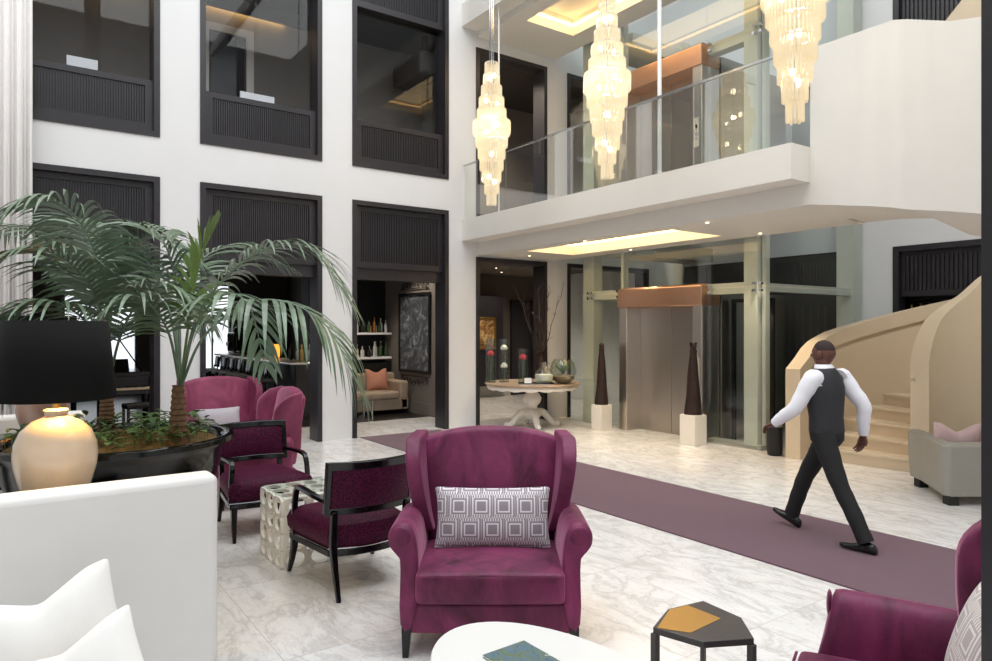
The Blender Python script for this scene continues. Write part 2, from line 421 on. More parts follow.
# brass-lit wine rack seen in the far doorway
wr = thing('wine_rack', 'dark wine rack with glinting brass rods inside the far doorway above the stair', 'rack', (12.2,4.4,0))
part('rack_frame', M().box(-.15,.15,-.95,.95,0,.06).box(-.15,.15,-.95,.95,2.2,2.26).box(-.15,.15,-.95,-.9,.06,2.2).box(-.15,.15,.9,.95,.06,2.2).box(.1,.15,-.9,.9,.06,2.2), MT['blackmatt'], wr)
for k in range(13):
    part('brass_rod', M().lathe([(.018,.1),(.018,2.12),(.03,2.15)],8,(-.1,-.84+.14*k,.0)), MT['brass'], wr)

# rooms behind the openings
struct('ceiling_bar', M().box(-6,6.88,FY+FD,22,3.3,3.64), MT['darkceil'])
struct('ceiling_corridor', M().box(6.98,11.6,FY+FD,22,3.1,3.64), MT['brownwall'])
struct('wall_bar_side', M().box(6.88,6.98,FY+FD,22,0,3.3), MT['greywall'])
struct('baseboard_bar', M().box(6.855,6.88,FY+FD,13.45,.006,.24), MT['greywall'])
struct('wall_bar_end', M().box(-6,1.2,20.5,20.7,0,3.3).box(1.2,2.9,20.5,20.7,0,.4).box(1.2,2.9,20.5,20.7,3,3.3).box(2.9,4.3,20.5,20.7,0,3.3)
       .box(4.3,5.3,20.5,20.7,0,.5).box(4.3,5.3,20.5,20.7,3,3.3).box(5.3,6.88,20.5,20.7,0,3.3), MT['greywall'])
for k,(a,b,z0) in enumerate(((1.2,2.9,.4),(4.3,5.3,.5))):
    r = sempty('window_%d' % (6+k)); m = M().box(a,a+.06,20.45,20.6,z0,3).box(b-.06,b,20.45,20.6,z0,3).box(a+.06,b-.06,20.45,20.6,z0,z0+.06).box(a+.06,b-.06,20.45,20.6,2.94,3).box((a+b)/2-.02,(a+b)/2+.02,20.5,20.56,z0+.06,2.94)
    part('frame', m, MT['darkwood'], r); part('pane', M().box(a+.06,b-.06,20.57,20.58,z0+.06,2.94), MT['dayglow'], r)
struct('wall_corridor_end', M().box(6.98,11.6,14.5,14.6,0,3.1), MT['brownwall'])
struct('baseboard_corridor', M().box(6.98,11.6,14.47,14.5,0,.28), MT['cream'])
# upper corridor behind the windows
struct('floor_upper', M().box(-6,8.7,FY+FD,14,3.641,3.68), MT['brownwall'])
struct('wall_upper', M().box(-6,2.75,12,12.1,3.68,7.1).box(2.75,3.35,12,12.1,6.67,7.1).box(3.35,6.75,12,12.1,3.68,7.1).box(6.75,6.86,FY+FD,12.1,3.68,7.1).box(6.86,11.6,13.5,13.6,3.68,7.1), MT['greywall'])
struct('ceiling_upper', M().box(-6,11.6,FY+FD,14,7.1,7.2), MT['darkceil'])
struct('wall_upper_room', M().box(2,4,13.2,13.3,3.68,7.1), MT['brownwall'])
struct('trim_1', M().box(2.63,2.75,11.96,12,3.68,6.79).box(3.35,3.47,11.96,12,3.68,6.79).box(2.75,3.35,11.96,12,6.67,6.79), MT['offwhite'])
r = sempty('door_7'); part('leaf', M().box(2.78,3.2,12.02,12.06,3.69,6.66), MT['darkwood'], r); part('handle', M().tube([(3.12,12,4.75),(3.12,11.95,4.75),(3.02,11.95,4.75)],.012), MT['brass'], r)
# LED coves over the upper corridor wall
for k,(a,b) in enumerate(((-1,1.7),(2.2,4.0))):
    struct('trim_%d' % (2+k), M().box(a,b,11.9,11.98,7.07,7.09), MT['led']); struct('trim_%d_lip' % (2+k), M().box(a-.3,b+.3,11.56,11.6,6.88,7.1), MT['darkceil'])
for k,(x,z,wd,yy) in enumerate(((.86,5.1,.36,10.75),(3.2,5.1,.52,10.85),(2.36,5.1,.1,10.8))):  # thin white panels added in place of skylight reflections in the panes
    o = mesh_obj('pane_reflection', M().box(-wd/2,wd/2,-.012,.012,0,.27).box(-wd/2,wd/2,-.06,.06,-1.42,-1.40).box(-.02,.02,-.01,.01,-1.4,0), MT['whitebox'], loc=(x,yy,z))
    tag(o, ('white panel for a pane reflection above the parapet of the top left opening','wide white panel for a pane reflection at right behind the parapet of the second top opening','narrow white panel for a pane reflection beside the dark door in the second top opening')[k], 'board', 'white panels for pane reflections behind the parapets')
o = mesh_obj('air_conditioner', M().warp(8,1,1,lambda u,v,q:(6.02+.5*u, 10.75+1.1*v, 6.3+.42*q)), MT['darkceil'], bevel=.06)
o2 = M().box(6.2,6.3,11,11.1,6.7,7.09)
tag(o, 'dark boxy air conditioning unit hung under the ceiling in third top opening', 'air conditioner')
part('bracket', o2, MT['blackmatt'], o)
# ceilings of the atrium: none - the hall is open to a skylight; its beams carry the chandeliers
struct('skylight_beam', M().box(5.35,5.55,-5,FY,10.4,10.7).box(-.5,-.3,-5,FY,10.4,10.7).box(10.6,10.8,-5,FY,10.4,10.7), MT['white'])

# balcony, two storeys of slab with a recessed light cove each
def slab(z0, z1, zs, nm):
    struct('trim_%s' % nm, M().box(6.56,6.91,3.99,FY,z0,z1), MT['offwhite'])
    # soffit with recess 7.2..8.25 x 6.08..9.2
    q = M().box(6.91,7.2,3.99,FY,zs,z1).box(8.25,8.7,4.31,FY,zs,z1).box(7.2,8.25,3.99,6.08,zs,z1).box(7.2,8.25,9.2,FY,zs,z1).box(7.2,8.25,6.08,9.2,zs+.3,z1)
    struct('ceiling_%s' % nm, q, MT['offwhite'])
    led = M().box(7.2,7.22,6.1,9.18,zs+.16,zs+.2).box(8.23,8.25,6.1,9.18,zs+.16,zs+.2).box(7.23,8.22,6.08,6.1,zs+.16,zs+.2).box(7.23,8.22,9.18,9.2,zs+.16,zs+.2)
    struct('trim_%s_light' % nm, led, MT['led'])
slab(3.28, 3.65, 3.05, 'balcony'); slab(7.05, 7.45, 6.95, 'gallery')
rail = thing('glass_balustrade', 'clear glass balustrade with thin steel handrail along the white balcony edge', 'balustrade', (6.6,4.0,3.65))
for k in range(5):
    p_ = part('glass_panel', M().box(-.008,.008,1.24*k+.01,1.24*k+1.23,0,.94), MT['railglass'], rail)
part('handrail', M().box(-.02,.02,0,6.21,.94,.965), MT['rail'], rail)
for nm,y,rad,lab in (('steel_pole',5.82,.026,'white steel pole standing on the balcony edge beside the middle chandelier'),('steel_pole',9.25,.012,'thin white pole standing on the balcony edge behind the smallest chandelier')):
    o = mesh_obj(nm, M().lathe([(rad*1.6,0),(rad*1.6,.02),(rad,.021),(rad,3.4)],16), MT['polewhite'], loc=(6.66,y,3.65), smooth=True); tag(o, lab, 'pole')

# lift: steel doors with copper headers on both floors, inside a glazed frame
def lift(z, nm, lab):
    t = thing('lift', lab, 'lift', (8.67,7.61,z))
    part('door_panel', M().box(.33,.36,.004,.69,0,2.1), MT['steel'], t, bevel=.004); part('door_panel', M().box(.33,.36,-.69,-.004,0,2.1), MT['steel'], t, bevel=.004)
    part('surround', M().box(0,.42,.69,.87,0,2.1), MT['steelsurround'], t, bevel=.006); part('surround', M().box(0,.42,-.87,-.69,0,2.1), MT['steelsurround'], t, bevel=.006)
    part('header', M().prof_y([(-.03,2.1),(.42,2.1),(.42,2.43),(.0,2.43),(-.03,2.4)],-.88,.88), MT['copper'], t, bevel=.006)
    part('door_seam', M().box(.338,.352,-.0035,.0035,0,2.1), MT['blackmatt'], t)  # black strip painted in for the dark gap between the door leaves
    part('car_wall', M().box(.44,2.2,-.9,.9,2.1,2.3).box(.44,2.2,.87,.9,0,2.1).box(.44,2.2,-.9,-.87,0,2.1).box(2.17,2.2,-.87,.87,0,2.1), MT['steel'], t)
    cp = part('call_panel', M().box(-.012,0,-.82,-.73,.85,1.3), MT['cream'], t)
    part('button', M().box(-.02,-.012,-.79,-.76,1.14,1.19), MT['blackmatt'], cp); part('button', M().box(-.02,-.012,-.79,-.76,1.04,1.07), MT['chrome'], cp); part('button', M().box(-.02,-.012,-.79,-.76,.97,1.0), MT['chrome'], cp)
lift(0, 'ground', 'brushed steel lift doors with copper header on the ground floor')
lift(3.68, 'upper', 'steel lift doors with copper header behind the upper balcony')
sh = thing('lift_enclosure', 'tall clear glass lift enclosure on cream posts behind both sculptures', 'enclosure', (LX,5.77,0))
posts = [(.04,.26,3.47,3.75),(.04,.26,.1,.32),(.04,.16,2.72,2.78),(2.56,2.8,.02,.3),(2.56,2.8,3.5,3.75),(.12,.22,.02,.08)]
for x0,x1,y0,y1 in posts: part('post', M().box(x0,x1,y0,y1,0,7.6), MT['cream'], sh)
for z in (2.26,5.94):
    part('beam', M().box(.06,.24,2.74,3.47,z,z+.16), MT['cream'], sh); part('beam', M().box(.06,.24,.32,.98,z,z+.16), MT['cream'], sh)
    part('beam', M().box(.26,2.6,.06,.2,z+.02,z+.14), MT['cream'], sh)
    part('beam', M().box(2.64,2.8,.3,3.5,z,z+.16), MT['cream'], sh)
    part('beam', M().box(.26,2.6,3.55,3.7,z,z+.16), MT['cream'], sh)
for z in (3.3,6.98): part('slab_edge', M().box(.3,2.55,2.75,3.45,z-.25,z), MT['cream'], sh)
part('sill', M().box(.0,.2,.02,.95,0,.07), MT['cream'], sh)
def pane(x0,x1,y0,y1,z0,z1): part('glass_pane', M().box(x0,x1,y0,y1,z0,z1), MT['glassgreen'], sh)
for z0,z1 in ((.01,2.34),(2.36,6.02),(6.04,7.6)):
    hi = z0 > 2
    pane(0,.012,.0,.94,z0,z1); pane(0,.012,2.75,4.1,z0,z1); pane(.02,2.78,-.012,0,z0,z1)
    if z0 == 2.36:
        pane(0,.012,.95,2.74,2.44,3.66); pane(0,.012,.95,2.74,6.13,6.94)
for y in (.0,.94,2.75,3.5):
    for z in (2.34,6.02):
        for dy in (-.055,.055):
            for dz in (-.05,.05): part('glass_clamp', M().add(M().lathe([(.022,-.02),(.022,.04)],10), Matrix.Translation((-.012,(y if y > 0 else .07)+dy,z+dz)) @ Matrix.Rotation(PI/2,4,'Y')), MT['chrome'], sh)
# inner dark door bay beside the lift
dd = sempty('door_8'); part('frame', M().box(9.3,9.36,5.95,6.0,0,2.2).box(9.3,9.36,6.62,6.67,0,2.2).box(9.3,9.36,6.0,6.62,2.15,2.2), MT['blackmatt'], dd)
part('leaf', M().box(9.32,9.35,6.0,6.62,.02,2.15), MT['winglass'], dd)
part('back_panel', M().box(2.6,2.65,.32,3.48,0,3.0), MT['darkceil'], sh, label='dark sheet added behind the lift glass to darken the view through it')  # added dark sheet, deepens the shade seen through the glass

# foreground column at the right of the view
x_,y_ = plan(1.241,1.45)
struct('column', M().box(-.13,.13,-.13,.13,0,10.4), MT['column'], loc=(x_,y_,0), rotz=YAW)

# ------------------------------------------------------------------ helical staircase
st = thing('staircase', 'curved plastered staircase, beige with painted-in warm light, climbing right behind the walking man', 'staircase', (0,0,0)); st['kind'] = 'structure'; del st['category']
CX, CY = 9.1, 2.2
def interp(tab, q):
    tab = sorted(tab)
    if q <= tab[0][0]: return tab[0][1]
    for (a,va),(b,vb) in zip(tab, tab[1:]):
        if q <= b: return va+(vb-va)*(q-a)/(b-a)
    return tab[-1][1]
ramp_t = [(-180,3.25),(30,1.1),(60,.70),(98,0)]
otop_t = [(-180,4.33),(0,2.62),(35,2.22),(45,2.1),(60,1.92),(80,1.69),(88,1.56),(94,1.42),(100,1.2)]
itop_t = [(-180,4.3),(0,3.0),(50,2.42),(60,2.17),(80,1.87),(88,1.66),(93,1.5),(97,1.34)]
def ell(a,b,th): return Vector((CX+a*math.cos(math.radians(th)), CY+b*math.sin(math.radians(th)), 0))
def wall_sweep(stations, thick, notch_side):
    # stations: (point, ztop, zbot); notch_side +1/-1 puts the recessed handrail groove on that side
    P = [s[0] for s in stations]; m = M(); rings = []
    for i,(p,zt,zb) in enumerate(stations):
        t = (P[min(i+1,len(P)-1)]-P[max(i-1,0)]); t.z = 0; t.normalize(); nrm = Vector((t.y,-t.x,0)); h = thick/2
        def q(s, z): w_ = p+nrm*s; return (w_.x,w_.y,z)
        s = notch_side; g0 = zt-.2; g1 = zt-.26
        rings.append([q(-h*s,zb),q(h*s,zb),q(h*s,g1),q((h-.05)*s,g1),q((h-.05)*s,g0),q(h*s,g0),q(h*s,zt),q(-h*s,zt)])
    return m.loft(rings)
ths = list(range(100,-181,-4))
lowz = lambda th: 0 if th > 10 else max(0, interp(ramp_t, th)-.55 if th > -90 else interp(ramp_t, th)-.57)
outer = [(ell(2.35,3.05,th), interp(otop_t,th), lowz(th)) for th in ths]
outer[0] = (Vector((8.60,5.21,0)), 1.2, 0)
part('balustrade_wall', wall_sweep([s for s,th in zip(outer,ths) if th >= -92], .2, 1), MT['stucco'], st, smooth=True)
up = [s for s,th in zip(outer,ths) if th <= -92]
up[-1] = (up[-1][0], 4.33, 2.68)
endp = [((6.80,2.6),4.46,2.78),((6.88,3.0),4.64,2.86),((6.91,3.15),4.69,2.90),((6.91,3.35),4.69,2.94),((6.91,3.99),4.69,3.05)]
off = .1
up = up + [(Vector((x+off,y,0)),a,b) for (x,y),a,b in endp]
part('upper_parapet', wall_sweep(up, .2, 1), MT['offwhite'], st, smooth=True, label='smooth white parapet of the upper flight')
inner = [(ell(1.2,1.6,th), interp(itop_t,th), lowz(th)) for th in range(97,-181,-4)]
part('inner_wall', wall_sweep(inner, .2, -1), MT['stucco'], st, smooth=True)
# soffit under the upper flight and the landing
rows = []
for th in range(-60,-181,-4):
    z = lowz(th); a = ell(2.35,3.05,th); b = ell(1.2,1.6,th); rows.append((a,z+.01,b,z+.01))
for (ox,oy,oz),(ix,iy,iz) in (((6.85,2.6,2.79),(8.0,2.6,2.6)),((6.93,3.0,2.87),(8.1,2.95,2.71)),((6.96,3.35,2.95),(8.25,3.3,2.94)),((6.96,3.7,3.0),(8.5,3.8,3.02)),((6.96,4.0,3.05),(8.71,4.32,3.06))):
    rows.append((Vector((ox,oy,0)),oz,Vector((ix,iy,0)),iz))
sm = M(); rings = []
for a,za,b,zb in rows: rings.append([(a.x,a.y,za),(b.x,b.y,zb),(b.x,b.y,zb+.28),(a.x,a.y,za+.28)])
part('soffit', sm.loft(rings), MT['offwhite'], st)
for k in range(22):
    t0 = 97-9*k; t1 = t0-9.6; z1 = .165*(k+1)
    if z1 > 3.6: break
    ring = [ell(1.28,1.68,t0),ell(2.27,2.97,t0),ell(2.27,2.97,(t0+t1)/2),ell(2.27,2.97,t1),ell(1.28,1.68,t1),ell(1.28,1.68,(t0+t1)/2)]
    z0 = 0 if k < 9 else z1-.3
    part('step', M().loft([[(p.x,p.y,z0) for p in ring],[(p.x,p.y,z1-.03) for p in ring]]), MT['stucco'], st)
    ctr = sum(ring, Vector())/6; n0 = (ring[0]-ring[4]).normalized()*.025
    rg = [p+(n0 if j in (0,1) else Vector()) for j,p in enumerate(ring)]
    part('tread', M().loft([[(p.x,p.y,z1-.03) for p in rg],[(p.x,p.y,z1) for p in rg]]), MT['tread'], st)

# ------------------------------------------------------------------ soft furniture
def cushion(w, h, t, dent=.0, n=14, point=.06):
    # standing pillow, w along x, h along z, thick along y; dent pushes the top edge down in the middle
    def fn(u,v,q):
        a = 2*u-1; b = 2*v-1; s = 2*q-1
        px = a*w/2*(1-point*(1-b*b)*abs(a)); pz = b*h/2*(1-point*(1-a*a)*abs(b))
        th = t/2*max(.0,(1-abs(a)**2.6))**.55*max(0,(1-abs(b)**2.6))**.55
        if dent and b > -.2:
            k = max(0,1-abs(a)*1.5); pz -= dent*k*((b+.2)/1.2)**1.5; th *= 1-.25*k*max(0,b)
        return (px, s*(th+.004), pz)
    return M().warp(n,n,1,fn)
def pillow(name, mat, w, h, t, loc, rotz, tilt, label, dent=0, group=None, roll=0):
    o = mesh_obj(name, cushion(w,h,t,dent), mat, sub=1, loc=loc, rotz=rotz)
    o.rotation_euler.x = tilt; o.rotation_euler.y = roll
    tag(o, label, 'cushion', group); return o
def rbox(x0,x1,y0,y1,z0,z1,bulge=.0,n=8):
    def fn(u,v,q):
        x=x0+(x1-x0)*u; y=y0+(y1-y0)*v; z=z0+(z1-z0)*q
        a=2*u-1;b=2*v-1;c=2*q-1
        z+= bulge*(1-a*a)*(1-b*b)*(1 if q>.5 else 0); y-= bulge*.6*(1-a*a)*(1-c*c)*(1 if v<.5 else 0)
        return (x,y,z)
    return M().warp(n,n,3,fn)

def wing_chair(label, loc, rotz, mat, group=None):
    t = thing('wing_chair', label, 'armchair', loc, rotz, group); t.scale = (1.035,1.02,1)
    def base(u,v,q):
        x=(2*u-1)*(.455+.012*q); y=.03+.76*v; return (x, y+.012*(2*u-1)**2*(v<.5), .125+.165*q)
    part('seat_base', M().warp(6,4,2,base), mat, t, bevel=.02, seg=3)
    part('seat_cushion', rbox(-.382,.382,-.018,.6,.296,.462,.028), mat, t, bevel=.03, seg=3, sub=1)
    # welt line round the cushion front
    part('piping', M().tube([(-.35,-.024,.452),(0,-.042,.464),(.35,-.024,.452)], .006, 6), mat, t)
    def back(u,v,q):
        a=2*u-1; hw=.375+.045*v
        top=1.125-.075*abs(a)**2.4
        z=.36+(top-.36)*v
        y=.60+.12*v-.05*(1-a*a)*math.sin(PI*min(1,v*1.05))*(1-q)+q*(.15-.03*v)
        return (a*hw,y,z)
    part('backrest', M().warp(12,10,2,back), mat, t, bevel=.03, seg=3, sub=1)
    for s in (-1,1):
        def wing(u,v,q):
            # u: from the front edge to the back, v: upward
            fr=.53-.02*math.sin(PI*v)+.12*(max(0,v-.72)/.28)**2
            y=fr+(.79-fr)*u
            z=.52+(.55+.035*u)*v
            x=.372+.055*v+(1-u)*.045*(v**.7)+(q-.5)*.085+.012*math.sin(PI*v)
            return (s*x,y,z)
        part('wing', M().warp(6,8,2,wing), mat, t, bevel=.025, seg=3, sub=1)
        # rolled arm: outline in (x,z) drawn backwards
        pts=[(.365,.30),(.372,.45),(.376,.58),(.39,.67),(.42,.722),(.465,.738),(.512,.724),(.54,.68),(.538,.63),(.512,.592),(.482,.582),(.468,.55),(.462,.4),(.474,.13),(.40,.125)]
        def ring(y,dz,f,tp): return [(s*(.44+(x-.44)*f),y+.10*max(0,(z-.3)/.43)**.8*max(0,1-y/.6),z+(dz-.042 if z>.5 else 0)) for x,z in pts]
        arm=M().loft([ring(.005,0,.94,0),ring(.02,.0,1,0),ring(.2,-.004,1,0),ring(.45,-.012,.99,0),ring(.66,-.02,.97,0),ring(.70,-.02,.9,0)])
        a=part('arm', arm, mat, t, sub=1)
        part('arm_scroll', M().add(M().ball((0,0,0),.055,.012,.055,16,8), Matrix.Translation((s*.47,.09,.625))), mat, a, smooth=True)
        part('leg', M().loft([[(s*.43+dx*.026,.06+dy*.026,.16) for dx,dy in ((-1,-1),(1,-1),(1,1),(-1,1))],[(s*.435+dx*.016,.05+dy*.016,0) for dx,dy in ((-1,-1),(1,-1),(1,1),(-1,1))]]), MT['blackgloss'], t, bevel=.003)
        part('leg', M().loft([[(s*.41+dx*.026,.73+dy*.026,.16) for dx,dy in ((-1,-1),(1,-1),(1,1),(-1,1))],[(s*.415+dx*.016,.79+dy*.016,0) for dx,dy in ((-1,-1),(1,-1),(1,1),(-1,1))]]), MT['blackgloss'], t, bevel=.003)
    return t
x,y = plan(-.03,3.62)
wing_chair('plum velvet wing chair behind the oval coffee table, holding the long patterned pillow', (x,y,0), YAW, MT['velvet'])
px_,py_ = plan(-.02,4.06)
pillow('lumbar_pillow', MT['keycloth'], .69, .36, .16, (px_,py_,.635), YAW, math.radians(-14), 'long silver pillow with woven key pattern on the centre wing chair')
x,y = plan(1.06,2.43)
# chair that faces left: its back-to-front axis in plan is (-.89,.456)
bx,by = .814*.89+.581*(-.456), -.581*.89+.814*(-.456)
RY = math.atan2(-bx, by)
wing_chair('plum velvet wing chair at the right edge, cut off by the dark column', (x,y,0), RY, MT['velvet'])
px_,py_ = plan(1.565,2.20)
pillow('square_pillow', MT['keycloth2'], .5, .48, .17, (px_,py_,.69), RY, math.radians(-16), 'square taupe key-patterned pillow on the wing chair at the right edge', roll=math.radians(4))
wing_chair('rose wing chair against the white wall pillar with a plain grey pillow', (2.33,8.62,0), math.radians(6), MT['velvetpink'])
pillow('lumbar_pillow', MT['greycush'], .56, .3, .15, (2.2,9.07,.60), math.radians(6), math.radians(-14), 'plain light grey pillow on the rose wing chair by the wall')
wing_chair('rose wing chair turned sideways behind the framed armchair nearest the planter', plan(-2.88,6.97)+(0,), math.radians(-97), MT['velvetpink'])

def frame_armchair(label, loc, rotz):
    t = thing('framed_armchair', label, 'armchair', loc, rotz, 'black framed armchairs round the lattice table')
    B = MT['blackgloss']; F = MT['weave']
    # plan outline of the seat: gently bowed front and back
    def outline(k, grow=0):
        pts=[]
        n=10
        for i in range(n+1):
            a=-1+2*i/n; pts.append((a*(.335+grow), .02-grow-.035*(1-a*a)))
        for i in range(n+1):
            a=1-2*i/n; pts.append((a*(.27+grow), .56+grow+.07*(1-a*a)))
        return pts
    o=outline(0)
    part('seat_rail', M().prism(outline(0,.012),.255,.305), B, t, bevel=.008)
    m=M(); R=[]
    for z,g in ((.305,-.002),(.35,.018),(.41,.022),(.46,.004),(.492,-.05),(.508,-.14)):
        R.append([(x_*(1+g/.3),.3+(y_-.3)*(1+g/.3),z) for x_,y_ in o])
    st_=part('seat', m.loft(R), F, t, smooth=True)
    part('piping', M().tube([(x_*1.035,.3+(y_-.3)*1.035,.31) for x_,y_ in outline(0)]+[(o[0][0]*1.035,.3+(o[0][1]-.3)*1.035,.31)], .004, 6), MT['chrome'], st_)
    # bowed back
    def bk(a, z, off=0):
        rec=(z-.36)*.16
        return (a*.315, .60+rec-.0+.085*(1-a*a)-.06+off, z)
    def cushn(u,v,q):
        a=(2*u-1)*.90; z=.575+.265*v; bul=.022*(1-(2*u-1)**4)*(1-(2*v-1)**4)
        p=bk(a,z); return (p[0],p[1]+(-.012-bul if q<.5 else .022+bul),z)
    part('back_panel', M().warp(12,5,1,cushn), F, t, bevel=.006, smooth=True)
    fr=M()
    def bar(z0,z1,h0=-1,h1=1,n=14,d0=-.02,d1=.026):
        rings=[]
        for i in range(n+1):
            a=h0+(h1-h0)*i/n
            rings.append([(lambda p,dy:(p[0],p[1]+dy,p[2]))(bk(a,zz),dy) for zz,dy in ((z0,d0),(z0,d1),(z1,d1),(z1,d0))])
        fr.loft(rings)
    bar(.83,.885); bar(.535,.582); bar(.57,.84,-1,-.9,3); bar(.57,.84,.9,1,3)
    part('back_frame', fr, B, t, bevel=.006)
    for s in (-1,1):
        def sq(c,h): return [(c[0]+dx*h,c[1]+dy*h,c[2]) for dx,dy in ((-1,-1),(1,-1),(1,1),(-1,1))]
        # back post runs from the floor up behind the panel
        part('leg', M().loft([sq((s*.262,.70,0),.014),sq((s*.262,.635,.2),.019),sq((s*.262,.605,.34),.022),sq((s*.262,.625,.56),.02)]), B, t, bevel=.004)
        part('leg', M().loft([sq((s*.325,-.05,0),.013),sq((s*.318,-.01,.1),.018),sq((s*.312,.015,.2),.022),sq((s*.31,.02,.28),.024)]), B, t, bevel=.004)
        ap=crom([(s*.325,.07,.29),(s*.322,.055,.48),(s*.312,.07,.61),(s*.318,.16,.64),(s*.318,.4,.635),(s*.30,.58,.625)],5)
        rings=[]
        for i,p in enumerate(ap):
            d=(ap[min(i+1,len(ap)-1)]-ap[max(i-1,0)]).normalized(); sd=Vector((1,0,0)); n_=d.cross(sd).normalized()
            rings.append([p+sd*.02+n_*.014,p+sd*.02-n_*.014,p-sd*.02-n_*.014,p-sd*.02+n_*.014])
        part('arm', M().loft(rings), B, t, bevel=.004)
    return t
frame_armchair('black framed plum armchair with its back turned, left of the centre wing chair', (2.0,4.86,0), PI)
frame_armchair('black framed plum armchair facing forward beside the planter rim', (1.85,5.84,0), 0)

# ------------------------------------------------------------------ tables
t = thing('lattice_table', 'white pierced lattice side table with glass top between two black framed armchairs', 'side table', (1.93,5.2,0))
W2, D2, TH = .29, .25, .515
def rings_panel(w, h, nx, nz):
    m = M(); cw = w/nx; ch = h/nz
    for i in range(nx):
        for j in range(nz):
            cx = -w/2+cw*(i+.5); cz = ch*(j+.5)
            ring=[]
            n=24
            for k in range(n):
                a=2*PI*k/n; c_,s_=math.cos(a),math.sin(a)
                p_=.36; ox=math.copysign(abs(c_)**p_,c_)*cw*.5; oz=math.copysign(abs(s_)**p_,s_)*ch*.5
                hx=cw*(.41 if (i+j)%2 else .35); hz=ch*(.46 if (i+j)%2 else .41)
                ring.append([(cx+ox,-.011,cz+oz),(cx+ox,.011,cz+oz),(cx+hx*c_,.011,cz+hz*s_),(cx+hx*c_,-.011,cz+hz*s_)])
            m.quadgrid(ring, close_u=True, close_v=True)
    return m
for (sx,sy,rz,w_) in ((0,-D2,0,2*W2),(0,D2,0,2*W2),(-W2,0,PI/2,2*D2),(W2,0,PI/2,2*D2)):
    mm = rings_panel(w_, TH, 3, 4); o = part('lattice_side', M().add(mm, Matrix.Translation((sx,sy,0)) @ Matrix.Rotation(rz,4,'Z')), MT['tablewhite'], t)
part('lattice_top', M().add(rings_panel(2*W2,2*D2,4,3), Matrix.Translation((0,-D2,TH-.012)) @ Matrix.Rotation(-PI/2,4,'X')), MT['tablewhite'], t)
part('glass_top', M().box(-W2-.012,W2+.012,-D2-.012,D2+.012,TH+.002,TH+.014), MT['glassgreen'], t, bevel=.003, label='clear glass top with green edge')

# oval coffee table
t = thing('coffee_table', 'white oval coffee table holding the open-air magazine, in front of the wing chair', 'coffee table', (1.666,1.893,0))
def ellring(a,b,z,n=64): return [(b*math.cos(2*PI*k/n), a*math.sin(2*PI*k/n), z) for k in range(n)]
part('table_top', M().loft([ellring(.69,.376,.385),ellring(.705,.392,.39),ellring(.709,.396,.40),ellring(.709,.396,.413),ellring(.704,.391,.42)]), MT['whitelacq'], t, smooth=True)
part('pedestal', M().loft([ellring(.36,.2,0),ellring(.36,.2,.02),ellring(.2,.12,.06),ellring(.17,.1,.3),ellring(.3,.18,.385)]), MT['whitelacq'], t, smooth=True)
# magazine
def flr(px,py,z): d=(1.75-z)*690/(py-328); return plan((px-496)/690*d, d)
mgx,mgy = plan(.118,2.735)
mg = thing('magazine', 'glossy landscape photo magazine lying on the white oval table', 'magazine', (mgx,mgy,.4205), YAW+math.radians(37))
part('pages', M().box(-.105,.105,-.14,.14,.001,.009), MT['pages'], mg)
part('cover', M().box(-.108,.108,-.143,.143,.009,.0105), MT['cover'], mg)
part('back_cover', M().box(-.108,.108,-.143,.143,0,.001), MT['cover'], mg)

# six-sided side table, part brass
t = thing('side_table', 'dark six-sided side table with a brushed gold patch on its top', 'side table', (0,0,0))
hexp = [plan(*q) for q in ((.656,2.885),(.825,2.75),(1.04,2.78),(1.06,2.98),(.95,3.165),(.764,3.07))]
cxh = sum(p[0] for p in hexp)/6; cyh = sum(p[1] for p in hexp)/6
t.location = (cxh,cyh,0); hexl = [(a-cxh,b-cyh) for a,b in hexp]
part('table_top', M().prism(hexl,.472,.5), MT['darktop'], t, bevel=.003)
gp = [plan(*q) for q in ((.672,2.875),(.798,2.828),(.968,2.968),(.862,3.11),(.77,3.06))]
part('gold_inlay', M().prism([(a-cxh,b-cyh) for a,b in gp],.4995,.5015), MT['goldbrush'], t, label='brushed gold inlay')
for k in (0,2,4):
    a,b = hexl[k]; a*=.955; b*=.955
    h_ = .014 if k in (0,2) else .01
    part('leg', M().box(a-h_,a+h_,b-h_,b+h_,0,.4725), MT['darktop'], t, bevel=.002)

# round table with carved pedestal
RT = thing('pedestal_table', 'round wooden table on a carved white pedestal in front of the dark doorway', 'table', (7.69,9.66,0))
def scall(r,z,amp,n=96): return [((r+amp*math.cos(18*2*PI*k/n))*math.cos(2*PI*k/n),(r+amp*math.cos(18*2*PI*k/n))*math.sin(2*PI*k/n),z) for k in range(n)]
part('table_top', M().loft([scall(.80,.745,0),scall(.84,.75,.004),scall(.85,.765,.005),scall(.84,.78,.004)]), MT['stonewood'], RT, smooth=True)
ap=M(); n=96; rr=[]
for k in range(n):
    a=2*PI*k/n; low=.685-.022*abs(math.sin(9*a))
    rr.append([(.80*math.cos(a),.80*math.sin(a),.746),(.815*math.cos(a),.815*math.sin(a),.715),(.79*math.cos(a),.79*math.sin(a),low),(.765*math.cos(a),.765*math.sin(a),low),(.765*math.cos(a),.765*math.sin(a),.746)])
ap.quadgrid(rr, close_u=True, close_v=True)
part('apron', ap, MT['tablewhite'], RT, smooth=True)
part('pedestal', M().lathe([(.3,.745),(.26,.71),(.1,.66),(.075,.62),(.13,.57),(.165,.5),(.15,.43),(.09,.36),(.085,.33),(.16,.29),(.19,.24),(.15,.17),(.09,.12),(.05,.08)],28), MT['tablewhite'], RT, smooth=True)
